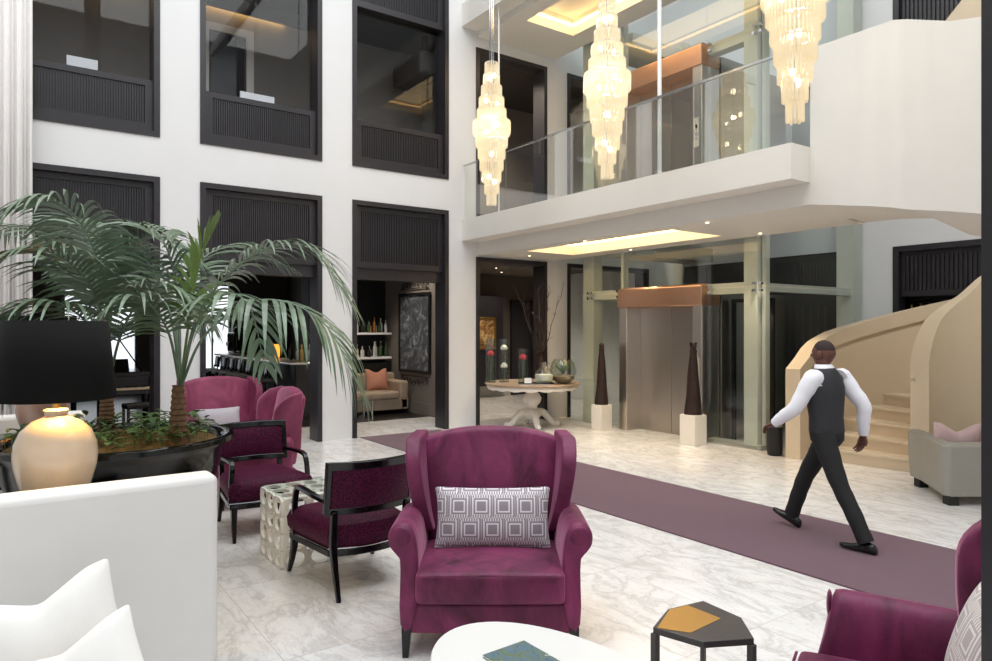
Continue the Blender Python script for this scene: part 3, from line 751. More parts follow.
for k in range(4):
    a=PI/4+k*PI/2+.35
    pth=crom([(.08,0,.25),(.2,0,.24),(.3,0,.14),(.38,0,.05),(.46,0,.035),(.50,0,.05)],6)
    rad=[.075-.04*i/(len(pth)-1) for i in range(len(pth))]
    part('foot', M().add(M().tube([tuple(p) for p in pth],rad,10), Matrix.Rotation(a,4,'Z')), MT['tablewhite'], RT, smooth=True)
TZ=.781
def on(px,py,d):                 # a place on that table top
    r=(px-496)/690*d; return plan(r,d)+(TZ,)
def cyl_vase(px, d, w, h, lab, flowers, col):
    p=on(px,0,d); v=thing('glass_vase', lab, 'vase', p)
    part('glass', M().lathe([(w,0),(w,h),(w-.006,h),(w-.006,.015),(.001,.015)],24,caps=False).lathe([(w,0),(.001,.0)],24,caps=False), MT['vase'], v, smooth=True)
    for fl,dx,dy,z,c in flowers:
        f=thing('flower', fl, 'flower', (p[0],p[1],TZ+.0155))
        part('stem', M().tube([(-dx*.6,-dy*.6,.003),(dx*.5,dy*.5,z*.6),(dx,dy,z)],.009,6), MT['flowerstem'], f)
        hd=M()
        for ring,(rr_,tz,nn) in enumerate(((.014,.045,5),(.032,.03,7),(.044,.012,9))):
            for q in range(nn):
                a=2*PI*q/nn+ring; hd.ball((dx+rr_*math.cos(a),dy+rr_*math.sin(a),z+tz),.022,.022,.032,8,6)
        part('blossom', hd, MT[c], f, smooth=True)
    return v
cyl_vase(490.5,12.3,.095,.78,'tall clear glass vase leftmost on the pedestal table',[('red bloom in the leftmost tall vase',.005,0,.48,'red')],'red')
cyl_vase(504,12.35,.095,.77,'tall clear glass vase second from left on the pedestal table',[('upper white bloom in the second tall vase',.0,0,.58,'petal'),('lower white bloom in the second tall vase',-.02,-.03,.26,'petal')],'petal')
cyl_vase(523,12.15,.09,.60,'shorter clear glass vase beside the white tray on the pedestal table',[('red bloom in the shorter vase beside the white tray',0,0,.42,'red')],'red')
p=on(536,0,11.85); tr=thing('serving_tray','white rectangular tray under the jar on the pedestal table','tray',p,YAW)
part('base', M().box(-.3,.3,-.14,.14,0,.012), MT['whitelacq'], tr, bevel=.004)
part('rim', M().box(-.3,.3,-.14,-.128,.012,.03).box(-.3,.3,.128,.14,.012,.03).box(-.3,-.288,-.128,.128,.012,.03).box(.288,.3,-.128,.128,.012,.03), MT['blackmatt'], tr)
p=on(544,0,11.86); j=thing('glass_jar','round clear glass jar with narrow neck standing on the white tray','jar',(p[0],p[1],TZ+.0125))
part('body', M().lathe([(.001,0),(.10,.0),(.16,.06),(.17,.14),(.14,.22),(.08,.27),(.06,.31),(.085,.36),(.08,.36),(.055,.31),(.074,.27),(.13,.22),(.16,.14),(.15,.06),(.095,.01),(.001,.01)],28,caps=False), MT['vase'], j, smooth=True)
part('contents', M().lathe([(.09,.012),(.148,.06),(.157,.13),(.15,.16)],24), MT['petal'], j, smooth=True)
p=on(528,0,11.82); j=thing('napkin_holder','small white folded card standing on the white tray','card',(p[0],p[1],TZ+.0125),YAW)
part('card_front', M().loft([[(-.06,-.03,0),(.06,-.03,0),(.06,-.024,0),(-.06,-.024,0)],[(-.06,-.003,.1),(.06,-.003,.1),(.06,.003,.1),(-.06,.003,.1)]]), MT['whitebox'], j)
part('card_back', M().loft([[(-.06,.03,0),(.06,.03,0),(.06,.024,0),(-.06,.024,0)],[(-.06,-.003,.1),(.06,-.003,.1),(.06,.003,.1),(-.06,.003,.1)]]), MT['whitebox'], j)
p=on(563,0,12.0); j=thing('bowl_planter','round clear glass bowl of green spiky plant at right of the pedestal table','plant',p)
part('glass', M().lathe([(.001,0),(.1,.0),(.2,.09),(.235,.22),(.2,.36),(.15,.43),(.14,.43),(.19,.36),(.225,.22),(.19,.09),(.095,.012),(.001,.012)],30,caps=False), MT['vase'], j, smooth=True)
part('pebbles', M().lathe([(.09,.014),(.18,.09),(.2,.14),(.001,.17)],24), MT['stonewood'], j, smooth=True)
lf=M()
for k in range(26):
    a=k*2.399; e=.25+.9*random.random(); L=.3+.12*random.random()
    pts=[(0,0,.17)]; 
    for q in range(1,6):
        s_=q/5; pts.append((math.cos(a)*L*s_*math.cos(e)*1.0,math.sin(a)*L*s_*math.cos(e),.17+.2*min(1,s_*1.5)+L*.6*s_*math.sin(e)-.18*s_*s_))
    rows=[]
    for q,pp in enumerate(pts):
        wd=.014*(1-q/5)+.001; sx,sy=-math.sin(a)*wd,math.cos(a)*wd; rows.append([(pp[0]+sx,pp[1]+sy,pp[2]),(pp[0]-sx,pp[1]-sy,pp[2])])
    lf.quadgrid(rows)
part('leaves', lf, MT['leafgreen'], j)
p=on(541,0,12.75); j=thing('branch_vase','dark vase of tall bare branches at the back of the pedestal table','vase',p)
part('vase_body', M().lathe([(.07,0),(.1,.08),(.11,.25),(.07,.42),(.06,.5),(.075,.53)],24), MT['bronze'], j, smooth=True)
for k in range(9):
    a=k*.72+.3; sp=.14+.3*random.random(); H=.8+.65*random.random()
    b=M(); base=[Vector((.03*math.cos(a),.03*math.sin(a),.3))]
    for q in range(1,9):
        s_=q/8; base.append(Vector((sp*s_*math.cos(a)+.03*random.uniform(-1,1),sp*s_*math.sin(a)+.03*random.uniform(-1,1),.3+H*s_)))
    b.tube(base,[.009-.0008*i for i in range(9)],5)
    for q in range(3,9):
        e=base[q]+Vector((random.uniform(-.16,.16),random.uniform(-.16,.16),random.uniform(.05,.22))); b.tube([base[q],(base[q]+e)/2+Vector((0,0,.02)),e],[.004,.003,.002],4)
    part('branch', b, MT['branch'], j)

# tall dark figures on white plinths
def sculpture(x, y, pw, ph, sh_, lab, plab, horns):
    p=thing('plinth', plab, 'plinth', (x,y,0)); part('block', M().box(-pw,pw,-pw,pw,.0,ph), MT['plinth'], p, bevel=.004)
    s_=thing('sculpture', lab, 'sculpture', (x,y,ph+.001))
    m=M(); R=[]
    for z,r in ((0,pw*.92),(.06,pw*.9),(.3,pw*.76),(.55,pw*.62),(.75,pw*.5),(.86,pw*.42),(.91,pw*.36),(.95,pw*.4),(.985,pw*.36),(1.0,pw*.22)):
        R.append([(r*math.cos(2*PI*k/10+.2*z)*(1+.08*math.sin(5*k+9*z)),r*math.sin(2*PI*k/10+.2*z)*(1+.08*math.cos(3*k+7*z)),z*sh_*.93) for k in range(10)])
    part('robe', m.loft(R), MT['bronze'], s_, smooth=True)
    hd=M().ball((0,0,sh_*.955),pw*.36,pw*.4,sh_*.045,12,8)
    part('head', hd, MT['bronze'], s_, smooth=True)
    if horns:
        for s in (-1,1): part('horn', M().tube([(0,0,sh_*.98),(s*.05,-.01*s,sh_*1.0),(s*.085,0,sh_*.985)],[.022,.018,.008],8), MT['bronze'], s_, smooth=True)
sculpture(8.40,8.63,.125,.43,1.06,'tall dark draped figure left of the lift doors','white square plinth left of the lift doors',False)
sculpture(8.45,6.73,.14,.45,1.07,'tall dark draped figure with a horned top right of the lift doors','white square plinth right of the lift doors',True)

# ------------------------------------------------------------------ sofas, consoles, lamps
def tall_sofa(label, loc, rotz):
    t=thing('sofa', label, 'sofa', loc, rotz)
    def bk(u,v,q): return (-2.9*u+0, .19*v, .03+.97*q)
    part('backrest', M().warp(12,2,6,bk), MT['sofawhite'], t, bevel=.035, seg=4)
    part('seat_cushion', rbox(-2.6,-.54,-.78,.0,.13,.24,.012), MT['sofawhite'], t, bevel=.04, seg=3)
    part('base', M().box(-2.6,-.54,-.76,.0,.06,.13), MT['sofawhite'], t, bevel=.015)
    for a in (-2.5,-.62): 
        for b in (-.7,-.06): part('leg', M().box(a-.02,a+.02,b-.02,b+.02,0,.06), MT['blackmatt'], t)
    for a in (-2.8,-.1): part('leg', M().box(a-.02,a+.02,.06,.13,0,.035), MT['blackmatt'], t)
    return t
tall_sofa('white high-backed sofa at the lower left with two pillows', (.895,3.69,0), 0)
tall_sofa('white high-backed sofa seen from behind beyond the two lamps', (.60,7.25,0), PI*0)
# second seat faces away: turn it round about its own end
o=[c for c in COL.objects if c.name.startswith('sofa') and c.parent is None][-1]; o.location=(-2.3,7.35,0); o.rotation_euler.z=PI
x,y=plan(-1.82,2.80); pillow('pillow', MT['cushwhite'], .56,.5,.2,(x,y,.47), math.radians(-8), math.radians(-20), 'white linen pillow leaning at the back of the lower left sofa', dent=.08, roll=math.radians(-14))
x,y=plan(-1.57,2.56); pillow('pillow', MT['cushwhite'], .54,.40,.18,(x,y,.405), math.radians(-18), math.radians(-26), 'white linen pillow lying in front of another on the lower left sofa', dent=.05, roll=math.radians(-24))

def console(label, loc, w, d, h):
    t=thing('console_table', label, 'console', loc)
    part('top', M().box(-w/2,w/2,-d/2,d/2,h-.035,h), MT['blackgloss'], t, bevel=.004)
    part('shelf', M().box(-w/2+.03,w/2-.03,-d/2+.02,d/2-.02,h*.58,h*.58+.025), MT['blackgloss'], t)
    part('shelf', M().box(-w/2+.03,w/2-.03,-d/2+.02,d/2-.02,.12,.145), MT['blackgloss'], t)
    for a in (-1,1):
        for b in (-1,1): part('leg', M().box(a*(w/2-.03)-.02,a*(w/2-.03)+.02,b*(d/2-.03)-.02,b*(d/2-.03)+.02,0,h-.035), MT['blackgloss'], t, bevel=.003)
def lamp(label, loc, mat, lit):
    t=thing('table_lamp', label, 'lamp', loc)
    part('base', M().lathe([(.1,0),(.112,.008),(.12,.02),(.158,.1),(.184,.2),(.19,.265),(.184,.32),(.158,.385),(.108,.432),(.062,.455),(.05,.462),(.05,.48),(.058,.487),(.05,.495),(.02,.498)],40), mat, t, smooth=True)
    part('stem', M().lathe([(.018,.498),(.018,.62),(.026,.625),(.026,.67),(.01,.69)],16), MT['brass'], t, smooth=True)
    s_=part('lamp_shade', M().lathe([(.272,.545),(.232,.945)],48,caps=False), MT['shade'], t, smooth=True)
    so=s_.modifiers.new('t','SOLIDIFY'); so.thickness=.004; so.offset=1
    l_=part('shade_lining', M().lathe([(.2705,.546),(.2305,.944)],48,caps=False), MT['gold'], s_, smooth=True, label='gold lining')
    part('harp', M().tube([(-.23,0,.93),(0,0,.92),(.23,0,.93)],.004,6).tube([(0,-.23,.93),(0,0,.92),(0,.23,.93)],.004,6).tube([(0,0,.69),(0,0,.92)],.004,6), MT['brass'], t)
    part('light_bulb', M().ball((0,0,.74),.035,.035,.05,14,10), MT['bulb'], t, smooth=True)
    L=bpy.data.lights.new('lamp_light','POINT'); L.energy=lit; L.color=(1,.66,.2); L.shadow_soft_size=.02
    lo=bpy.data.objects.new('lamp_light',L); COL.objects.link(lo); lo.location=Vector(loc)+Vector((.05,-.05,.655))
console('black gloss console behind the lower left white sofa, carrying the near lamp', (-.62,4.16,0), 2.3,.42,.84)
lamp('black shaded lamp with a cream ceramic ball base, nearest the white sofa', (.22,4.20,.841), MT['ceramic'], 15)
console('black gloss console further back, carrying the tan based lamp', (-.45,6.62,0), 1.7,.42,.9)
lamp('black shaded lamp with tan ball base half hidden behind the nearer lamp', (.25,6.58,.901), MT['ceramic2'], 5)

# grey tub sofa at the right, its back to the hall
x,y=plan(5.23,6.76)
gs=thing('tub_sofa','grey leather tub sofa beside the foot of the staircase','sofa',(x,y,0),YAW)
outl=[(-.60,1.0),(-.63,.75),(-.74,.35),(-.83,.06),(-.78,.0),(.86,0),(.98,.2),(1.0,1.0)]
inl=[(-.44,1.0),(-.47,.78),(-.575,.41),(-.64,.22),(-.60,.17),(.72,.17),(.8,.3),(.82,1.0)]
R=[]
for (a,b),(c,d_) in zip(outl,inl):
    R.append([(a*.97,b*.98+.012,.09),(a,b,.35),(a,b,.59),((a*.7+c*.3),(b*.7+d_*.3),.615),((a*.3+c*.7),(b*.3+d_*.7),.615),(c,d_,.59),(c,d_,.3),(c,d_,.09)])
part('back_shell', M().loft(R), MT['greysofa'], gs, bevel=.012, smooth=True)
part('seat_cushion', M().prism([(-.42,.98),(-.45,.8),(-.55,.42),(-.59,.22),(.7,.19),(.79,.32),(.79,.98)],.12,.42), MT['greysofa'], gs, bevel=.03)
for a,b in ((-.72,.08),(.8,.08),(-.54,.85),(.85,.85)):
    for b in (b,): part('foot', M().box(a-.05,a+.05,b-.05,b+.05,0,.095), MT['blackmatt'], gs)
x,y=plan(4.76,7.13); pillow('pillow', MT['pinkcush'], .46,.44,.17,(x,y,.565), YAW-.25, math.radians(12), 'dusty pink pillow showing over the back of the grey tub sofa', dent=.1)
x,y=plan(5.28,7.13); pillow('pillow', MT['blackmatt'], .46,.44,.15,(x,y,.56), YAW+.3, math.radians(12), 'black pillow on the grey tub sofa, half behind the dark column', roll=math.radians(10))
# small bin by the newel
o=thing('waste_bin','small dark bin standing between the lift glass and the stair foot','bin',(8.64,5.50,0))
part('body', M().lathe([(.085,0),(.1,.02),(.105,.4)],20), MT['blackmatt'], o, smooth=True); part('rim', M().lathe([(.108,.4),(.108,.425),(.09,.425)],20), MT['chrome'], o, smooth=True)
# carpet
tag(mesh_obj('carpet_runner', M().box(4.62,6.08,-4.2,10.2,.0,.012), MT['carpet'], bevel=.003), 'long plum carpet runner laid across the marble to the dark doorway', 'carpet')
# curtain
cm=M(); rows=[]; nn=150
for i in range(nn+1):
    xx=-1.6+1.88*i/nn; yy=9.98+.042*math.sin(i*.62)+.02*math.sin(i*1.9)
    rows.append([(xx,yy,.02),(xx,yy,3.5),(xx,yy,7.6)])
cm.quadgrid(rows)
ct=thing('curtain','tall pleated white curtain hanging at the far left beside the dark openings','curtain',(0,0,0))
o=part('cloth', cm, MT['curtain'], ct, smooth=True); so=o.modifiers.new('t','SOLIDIFY'); so.thickness=.006
part('curtain_rod', M().tube([(-1.7,9.98,7.64),(.32,9.98,7.64)],.02,10), MT['brass'], ct)

# ------------------------------------------------------------------ planter and palms
PX,PY = .64,5.44
pl=thing('planter','large round black gloss planter bowl under the two palms','planter',(PX,PY,0))
part('bowl', M().lathe([(.40,0),(.42,.03),(.43,.08),(.52,.35),(.62,.62),(.675,.80),(.70,.90),(.74,.93),(.765,.96),(.76,.99),(.73,1.0),(.69,.985),(.66,.95),(.64,.88)],64), MT['blackgloss'], pl, smooth=True)
sl=[]
for i in range(1,13):
    r_=.655*i/12; sl.append([(r_*math.cos(2*PI*k/40),r_*math.sin(2*PI*k/40),.945+.05*math.cos(r_*2.4)+.022*math.sin(k*1.9+i)*math.sin(i*2.1)*(i<12)) for k in range(40)])
so_=M(); so_.loft(sl); part('soil', so_, MT['soil'], pl, smooth=True)
gc=M(); random.seed(3)
for k in range(520):
    a=random.random()*2*PI; r_=.64*math.sqrt(random.random())
    x0,y0=r_*math.cos(a),r_*math.sin(a)
    dens=.95 if y0<.25 else .7
    if random.random()>dens: continue
    L=.05+.06*random.random(); wd=L*.42; az=random.random()*2*PI; tilt=random.uniform(.0,.9); h=1.0+.10*random.random()
    ca,sa=math.cos(az),math.sin(az); ct_,st2=math.cos(tilt),math.sin(tilt)
    rows=[]
    for q,(f,wf) in enumerate(((0,.1),(.3,.9),(.6,1),(.85,.5),(1,.05))):
        cx_=x0+ca*L*f*ct_; cy_=y0+sa*L*f*ct_; cz_=h+L*f*st2-.03*f*f
        rows.append([(cx_-sa*wd*wf/2,cy_+ca*wd*wf/2,cz_+.006),(cx_,cy_,cz_),(cx_+sa*wd*wf/2,cy_-ca*wd*wf/2,cz_+.006)])
    gc.quadgrid(rows)
    if k%3==0: gc.tube([(x0,y0,.93),(x0,y0,h)],.002,4)
o=mesh_obj('ground_cover_plant', gc, MT['leafgreen'], loc=(PX,PY,0)); tag(o,'low leafy ground cover growing on the soil of the black planter','plant',kind='stuff')

def frond(path, leaf_len, droop, nleaf, young=False, seed=0):
    rnd=random.Random(seed)
    P=crom(path,10); n=len(P); m=M()
    m.tube(P,[.011-.009*i/(n-1) for i in range(n)],6)
    Ls=[0]
    for a,b in zip(P,P[1:]): Ls.append(Ls[-1]+(b-a).length)
    tot=Ls[-1]
    def atl(q):
        q*=tot
        for i in range(n-1):
            if Ls[i+1]>=q:
                f=(q-Ls[i])/max(1e-6,Ls[i+1]-Ls[i]); return P[i].lerp(P[i+1],f),(P[i+1]-P[i]).normalized()
        return P[-1],(P[-1]-P[-2]).normalized()
    s0=.36
    for k in range(nleaf):
        f=s0+(1-s0)*k/(nleaf-1); p,t=atl(f)
        side=t.cross(Vector((0,0,1)))
        if side.length<.15: side=Vector((1,.2,0))
        side.normalize(); up=side.cross(t)
        g=(f-s0)/(1-s0); ll=leaf_len*(.55+.9*math.sin(PI*min(1,.12+.8*g))**.8)*(.9+.2*rnd.random())*(1-.35*g**4)
        for sg in (-1,1):
            fw=.55+.5*g+rnd.uniform(-.1,.1)
            d=(side*sg*(.95 if not young else .5)+t*fw+up*(.22 if not young else .3)+Vector((rnd.uniform(-.06,.06),rnd.uniform(-.06,.06),rnd.uniform(-.06,.06)))).normalized()
            rows=[]; dr=droop*(.8+.4*rnd.random()); q=p.copy(); dd=d.copy(); W=.0135*(.9+.3*rnd.random())*(1.3 if young or nleaf<26 else 1)
            wdir=t.cross(d); wdir=d.cross(wdir)
            wdir=(t-d*t.dot(d)).normalized()
            ns=6
            for j in range(ns+1):
                h=j/ns; wv=W*(.35+.65*min(1,h*4))*(1-h**2.4)+.0008
                rows.append([tuple(q-wdir*wv),tuple(q+Vector((0,0,-.12*wv))),tuple(q+wdir*wv)])
                dd=(dd+Vector((0,0,-dr*1.0/ns*(.6+h)))).normalized(); q=q+dd*(ll/ns)
                wdir=(wdir-dd*wdir.dot(dd)).normalized()
            m.quadgrid(rows)
    return m
A=[([(0.98,5.08,1.34),(1.03,5.04,1.8),(1.10,5.03,2.22),(1.2,5.0,2.47)],.24,.9,16,True),
([(0.98,5.08,1.34),(1.07,4.89,1.87),(1.36,4.68,2.24),(1.66,4.46,2.28),(1.89,4.3,1.9)],.34,1.1,34,False),
([(0.98,5.08,1.34),(1.05,4.66,1.71),(1.27,4.25,1.92),(1.54,3.94,1.79),(1.73,3.8,1.37)],.40,1.8,24,False),
([(0.98,5.08,1.34),(0.97,5.33,1.81),(0.85,5.66,2.27),(0.6,6.08,2.52),(0.3,6.42,2.45)],.36,1.0,34,False),
([(0.98,5.08,1.34),(1.05,5.52,1.88),(1.25,5.74,2.27),(1.56,5.77,2.42),(1.93,5.63,2.25)],.32,1.0,30,False),
([(0.98,5.08,1.34),(0.87,4.91,1.74),(0.69,4.79,1.94),(0.54,4.78,1.89),(0.43,4.85,1.65)],.30,1.3,26,False),
([(0.98,5.08,1.34),(1.0,4.69,1.77),(1.07,4.27,1.95),(1.16,4.08,1.87),(1.2,3.94,1.56)],.26,1.4,16,False),
([(0.98,5.08,1.34),(1.03,5.41,1.95),(0.95,5.46,2.36),(0.82,5.68,2.52),(0.65,5.8,2.45)],.30,.9,28,False)]
B=[([(0.61,5.71,1.26),(0.59,5.6,1.95),(0.45,5.45,2.42),(0.22,5.37,2.60),(-0.08,5.34,2.45)],.36,1.4,38,False),
([(0.61,5.71,1.26),(0.55,5.51,1.88),(0.35,5.28,2.18),(0.11,5.21,2.24),(-0.12,5.24,2.07)],.36,1.2,34,False),
([(0.61,5.71,1.26),(0.51,5.41,1.7),(0.3,5.19,1.9),(0.08,5.22,1.89),(-0.09,5.35,1.61)],.34,1.5,32,False),
([(0.61,5.71,1.26),(0.65,5.8,1.88),(0.75,5.86,2.3),(0.93,5.73,2.46),(1.19,5.54,2.25)],.34,.9,34,False),
([(0.61,5.71,1.26),(0.62,5.7,1.95),(0.58,5.98,2.41),(0.43,6.21,2.60),(0.23,6.35,2.5)],.34,1.2,34,False),
([(0.61,5.71,1.26),(0.65,5.31,1.7),(0.78,5.09,1.99),(0.96,4.97,2.0),(1.11,4.86,1.77)],.32,1.2,28,False),
([(0.61,5.71,1.26),(0.56,5.99,2.04),(0.35,6.26,2.46),(0.04,6.61,2.54),(-0.18,6.76,2.36)],.34,1.2,34,False),
([(0.61,5.71,1.26),(0.44,5.34,1.64),(0.25,5.35,1.74),(0.06,5.49,1.64),(-0.07,5.58,1.28)],.32,1.6,28,False)]
for nm,base,lst,lab in (('a',(.97,5.09),A,'right palm in the black planter, its fronds arching over the magenta chairs'),('b',(.61,5.71),B,'left palm in the black planter, its fronds spreading behind the near lamp')):
    pt=thing('kentia_palm', lab, 'palm', (base[0],base[1],.96))
    zt=lst[0][0][0][2]-.96
    prof=[(.075,0),(.065,.05)]
    for k in range(1,10): 
        z=.05+(zt+.02-.05)*k/9; prof += [(.058-.0025*k,z-.012),(.064-.0025*k,z)]
    part('trunk', M().lathe(prof,16), MT['trunk'], pt, smooth=True)
    for i,(pth,ll,dr,nl,yg) in enumerate(lst):
        pp=[(a-base[0],b-base[1],c-.96) for a,b,c in pth]
        part('frond', frond(pp,ll,dr,nl,yg,seed=i*7+(nm=='b')*100), MT['leafyoung' if yg else 'leaf'], pt, **({'label':'upright young bright green frond'} if yg else {}))

# ------------------------------------------------------------------ chandeliers
def chandelier(label, loc):
    t=thing('chandelier', label, 'chandelier', loc, 0, 'tiered crystal chandeliers hung before the balcony')
    tiers=[.085,.105,.135,.165,.195,.25,.215,.18,.155,.125,.09,.06]
    H=1.93; n=len(tiers); th=H/n
    part('suspension_rod', M().lathe([(.011,H),(.011,10.4-loc[2])],8).tube([(.03,0,H),(.03,0,H+1.2)],.006,6).tube([(-.03,0,H),(-.03,0,H+1.2)],.006,6), MT['chrome'], t)
    part('core', M().lathe([(.012,.0),(.012,H)],8), MT['chrome'], t)
    for i,r in enumerate(tiers):
        z1=H-th*i; z0=z1-th*1.22
        fr=part('crystal_tier', M(), None, t) if 0 else None
        m=M(); k_=max(10,int(2*PI*r/.031))
        for k in range(k_):
            a=2*PI*k/k_; m.lathe([(.0095,z0+.01*(k%2)),(.0125,z0+.02),(.0125,z1-.01),(.008,z1)],6,(r*math.cos(a),r*math.sin(a),0))
        o=part('crystal_tier', m, MT['crystal'], t, smooth=True)
        part('tier_ring', M().lathe([(r-.016,z1-.004),(r-.004,z1-.004),(r-.004,z1+.004),(r-.016,z1+.004),(r-.016,z1-.004)],32,caps=False).lathe([(.012,z1-.002),(r-.01,z1-.002),(r-.01,z1+.0),(.012,z1+.0)],6,caps=False) if 0 else M().lathe([(r-.016,z1-.004),(r-.004,z1-.004),(r-.004,z1+.004),(r-.016,z1+.004),(r-.016,z1-.004)],32,caps=False), MT['chrome'], o)
    for i in range(5):
        z=H-th*(1.0+2.2*i)
        rr=max(.02,tiers[min(n-1,int(1+2.2*i))]*.45)
        part('light_bulb', M().ball((rr*math.cos(i*2.4),rr*math.sin(i*2.4),z),.026,.026,.036,10,8).ball((-rr*math.cos(i*2.4),-rr*math.sin(i*2.4),z-.05),.026,.026,.036,10,8), MT['bulb'], t, smooth=True)
    L=bpy.data.lights.new('chandelier_light','POINT'); L.energy=20; L.color=(1,.86,.64); L.shadow_soft_size=.03
    lo=bpy.data.objects.new('chandelier_light',L); COL.objects.link(lo); lo.location=(loc[0],loc[1],loc[2]+1.05)
def chx(px,X):
    k=(px-496)/690; d=X/(.581+.814*k); return (.814-.581*k)*d
chandelier('crystal chandelier smallest and leftmost of the three, near the white wall', (5.47,chx(491.5,5.47),3.47))
chandelier('crystal chandelier in the middle of the three, in front of the balcony glass', (5.45,chx(607,5.45),3.44))
chandelier('crystal chandelier nearest the curved white parapet, its top out of view', (5.2,chx(795,5.2),3.44))

# ------------------------------------------------------------------ bar and lounge behind the openings
bar=thing('bar_counter','dark bar counter with pale lit edge seen through the second opening','bar counter',(4.33,12.6,.006))
part('front', M().box(.12,.5,.05,5.6,0,1.06), MT['darkwood'], bar)
part('counter_top', M().box(0,.62,0,5.7,1.06,1.1), MT['steelsurround'], bar, bevel=.005, label='pale counter top')
part('foot_rail', M().tube([(.02,.1,.22),(.02,5.5,.22)],.022,8), MT['brass'], bar)
def stool(label,loc,group):
    t=thing('bar_stool',label,'bar stool',loc,-PI/2,group)
    part('seat', M().warp(4,4,1,lambda u,v,q:((u-.5)*.4,(v-.5)*.38,.70+.07*q)), MT['blackmatt'], t, bevel=.02)
    part('backrest', M().warp(6,3,1,lambda u,v,q:((u-.5)*.40,.17+.03*v-.03*math.sin(PI*u)*0+.03*q+.03*(1-(2*u-1)**2),.80+.26*v)), MT['blackgloss'], t, bevel=.012)
    for s in (-1,1):
        part('leg', M().tube([(s*.16,-.15,.7),(s*.19,-.19,0)],.014,8), MT['blackgloss'], t)
        part('leg', M().tube([(s*.16,.17,.85),(s*.16,.15,.7),(s*.19,.19,0)],.014,8), MT['blackgloss'], t)
    part('footrest', M().tube([(-.178,-.17,.25),(.178,-.17,.25)],.01,8), MT['chrome'], t); return t
GRP='black bar stools along the counter'
s0=stool('black bar stool in the row along the bar counter seen through the second opening',(4.02,13.2,.006),GRP)
for k in range(1,8): dup(s0,(4.02,13.2+.62*k,.006),None,None,GRP)
bs=thing('bottle_shelf','dark wall of bottle shelves behind the lounge sofa in the third opening','shelf',(5.0,13.5,.006))
part('back_panel', M().box(0,1.86,.32,.4,0,3.2), MT['blackmatt'], bs)
part('side_panel', M().box(0,.06,.0,.32,0,3.2), MT['blackmatt'], bs)
for z in (1.08,1.6): part('shelf_board', M().box(.06,1.86,0,.32,z,z+.045), MT['whitebox'], bs, label='pale lit shelf board')
part('base_cabinet', M().box(.06,1.86,.02,.32,0,1.0), MT['blackmatt'], bs)
def bottle_mesh(h,r,neck): return M().lathe([(r,0),(r,h*.55),(r*.85,h*.64),(neck,h*.72),(neck,h*.95),(neck*1.25,h*.96),(neck*1.25,h)],12)
kinds=[bottle_mesh(.27,.036,.013),bottle_mesh(.31,.04,.015),bottle_mesh(.23,.045,.014),bottle_mesh(.33,.034,.012)]
protos={}
def bottle(loc,k,c,lab,grp):
    key=(k,c)
    if key not in protos:
        o=mesh_obj('bottle',kinds[k],BOT[c],loc=loc,smooth=True); protos[key]=o
    else: o=protos[key].copy(); COL.objects.link(o); o.location=loc
    tag(o,lab,'bottle',grp)
rb=random.Random(5)
for z,lab,grp in ((1.651,'liquor bottle on the upper pale shelf behind the lounge sofa','bottles on the upper shelf'),(1.131,'liquor bottle on the lower pale shelf behind the lounge sofa','bottles on the lower shelf')):
    for i in range(25): bottle((5.13+.068*i+rb.uniform(-.008,.008),13.64+(.06 if i%2 else -.05)+rb.uniform(-.015,.015),z),rb.randrange(4),rb.randrange(5),lab,grp)
for i in range(9): bottle((4.72+rb.uniform(-.05,.1),12.8+.13*i,1.107),rb.randrange(4),rb.randrange(5),'liquor bottle standing at the near end of the bar counter','bottles on the bar counter')
cm_=thing('espresso_machine','dark rounded machine on the bar counter against the bright window','machine',(4.75,17.6,1.107))
part('body', M().warp(6,6,4,lambda u,v,q:((u-.5)*.42,(v-.5)*.7,.04+.5*q)), MT['blackgloss'], cm_, bevel=.06, seg=3)
part('group_head', M().lathe([(.04,.2),(.05,.3)],12,(-.25,.1,0)), MT['chrome'], cm_); part('dome', M().ball((0,0,.56),.16,.18,.12,16,10), MT['blackgloss'], cm_, smooth=True)
cl=thing('candle_lamp','small glowing amber lamp on the bar counter among the bottles','lamp',(4.7,14.6,1.107)); part('shade', M().lathe([(.05,0),(.075,.05),(.08,.2),(.05,.3)],16), MT['amber'], cl, smooth=True); part('base', M().lathe([(.055,-.0),(.055,.01)],16), MT['brass'], cl)
# lounge sofa under the shelves
ls=thing('sofa','beige lounge sofa under the bottle shelves in the third opening','sofa',(6.0,12.62,.006))
part('base', M().box(-.75,.80,.0,.84,.08,.3), MT['beigesofa'], ls, bevel=.02); part('seat_cushion', rbox(-.6,.58,-.02,.62,.3,.45,.015), MT['beigesofa'], ls, bevel=.03)
part('backrest', M().warp(6,2,4,lambda u,v,q:(-.75+1.55*u,.62+.22*v,.3+.5*q)), MT['beigesofa'], ls, bevel=.04)
for a in (-.75,.6): part('arm', M().warp(2,6,4,lambda u,v,q:(a+.2*u,.82*v,.08+.58*q)), MT['beigesofa'], ls, bevel=.04)
for a in (-.7,.74):
    for b in (.06,.78): part('leg', M().box(a-.02,a+.02,b-.02,b+.02,0,.08), MT['blackmatt'], ls)
pillow('pillow', MT['orangecush'], .5,.46,.16,(6.28,13.03,.69),0,math.radians(-16),'rust pink pillow on the beige lounge sofa in the third opening',dent=.09)
sd=thing('occasional_table','small metal framed table beside the lounge sofa in the third opening','side table',(5.42,12.2,.006))
part('top', M().box(-.28,.28,-.2,.2,.44,.46), MT['stonewood'], sd)
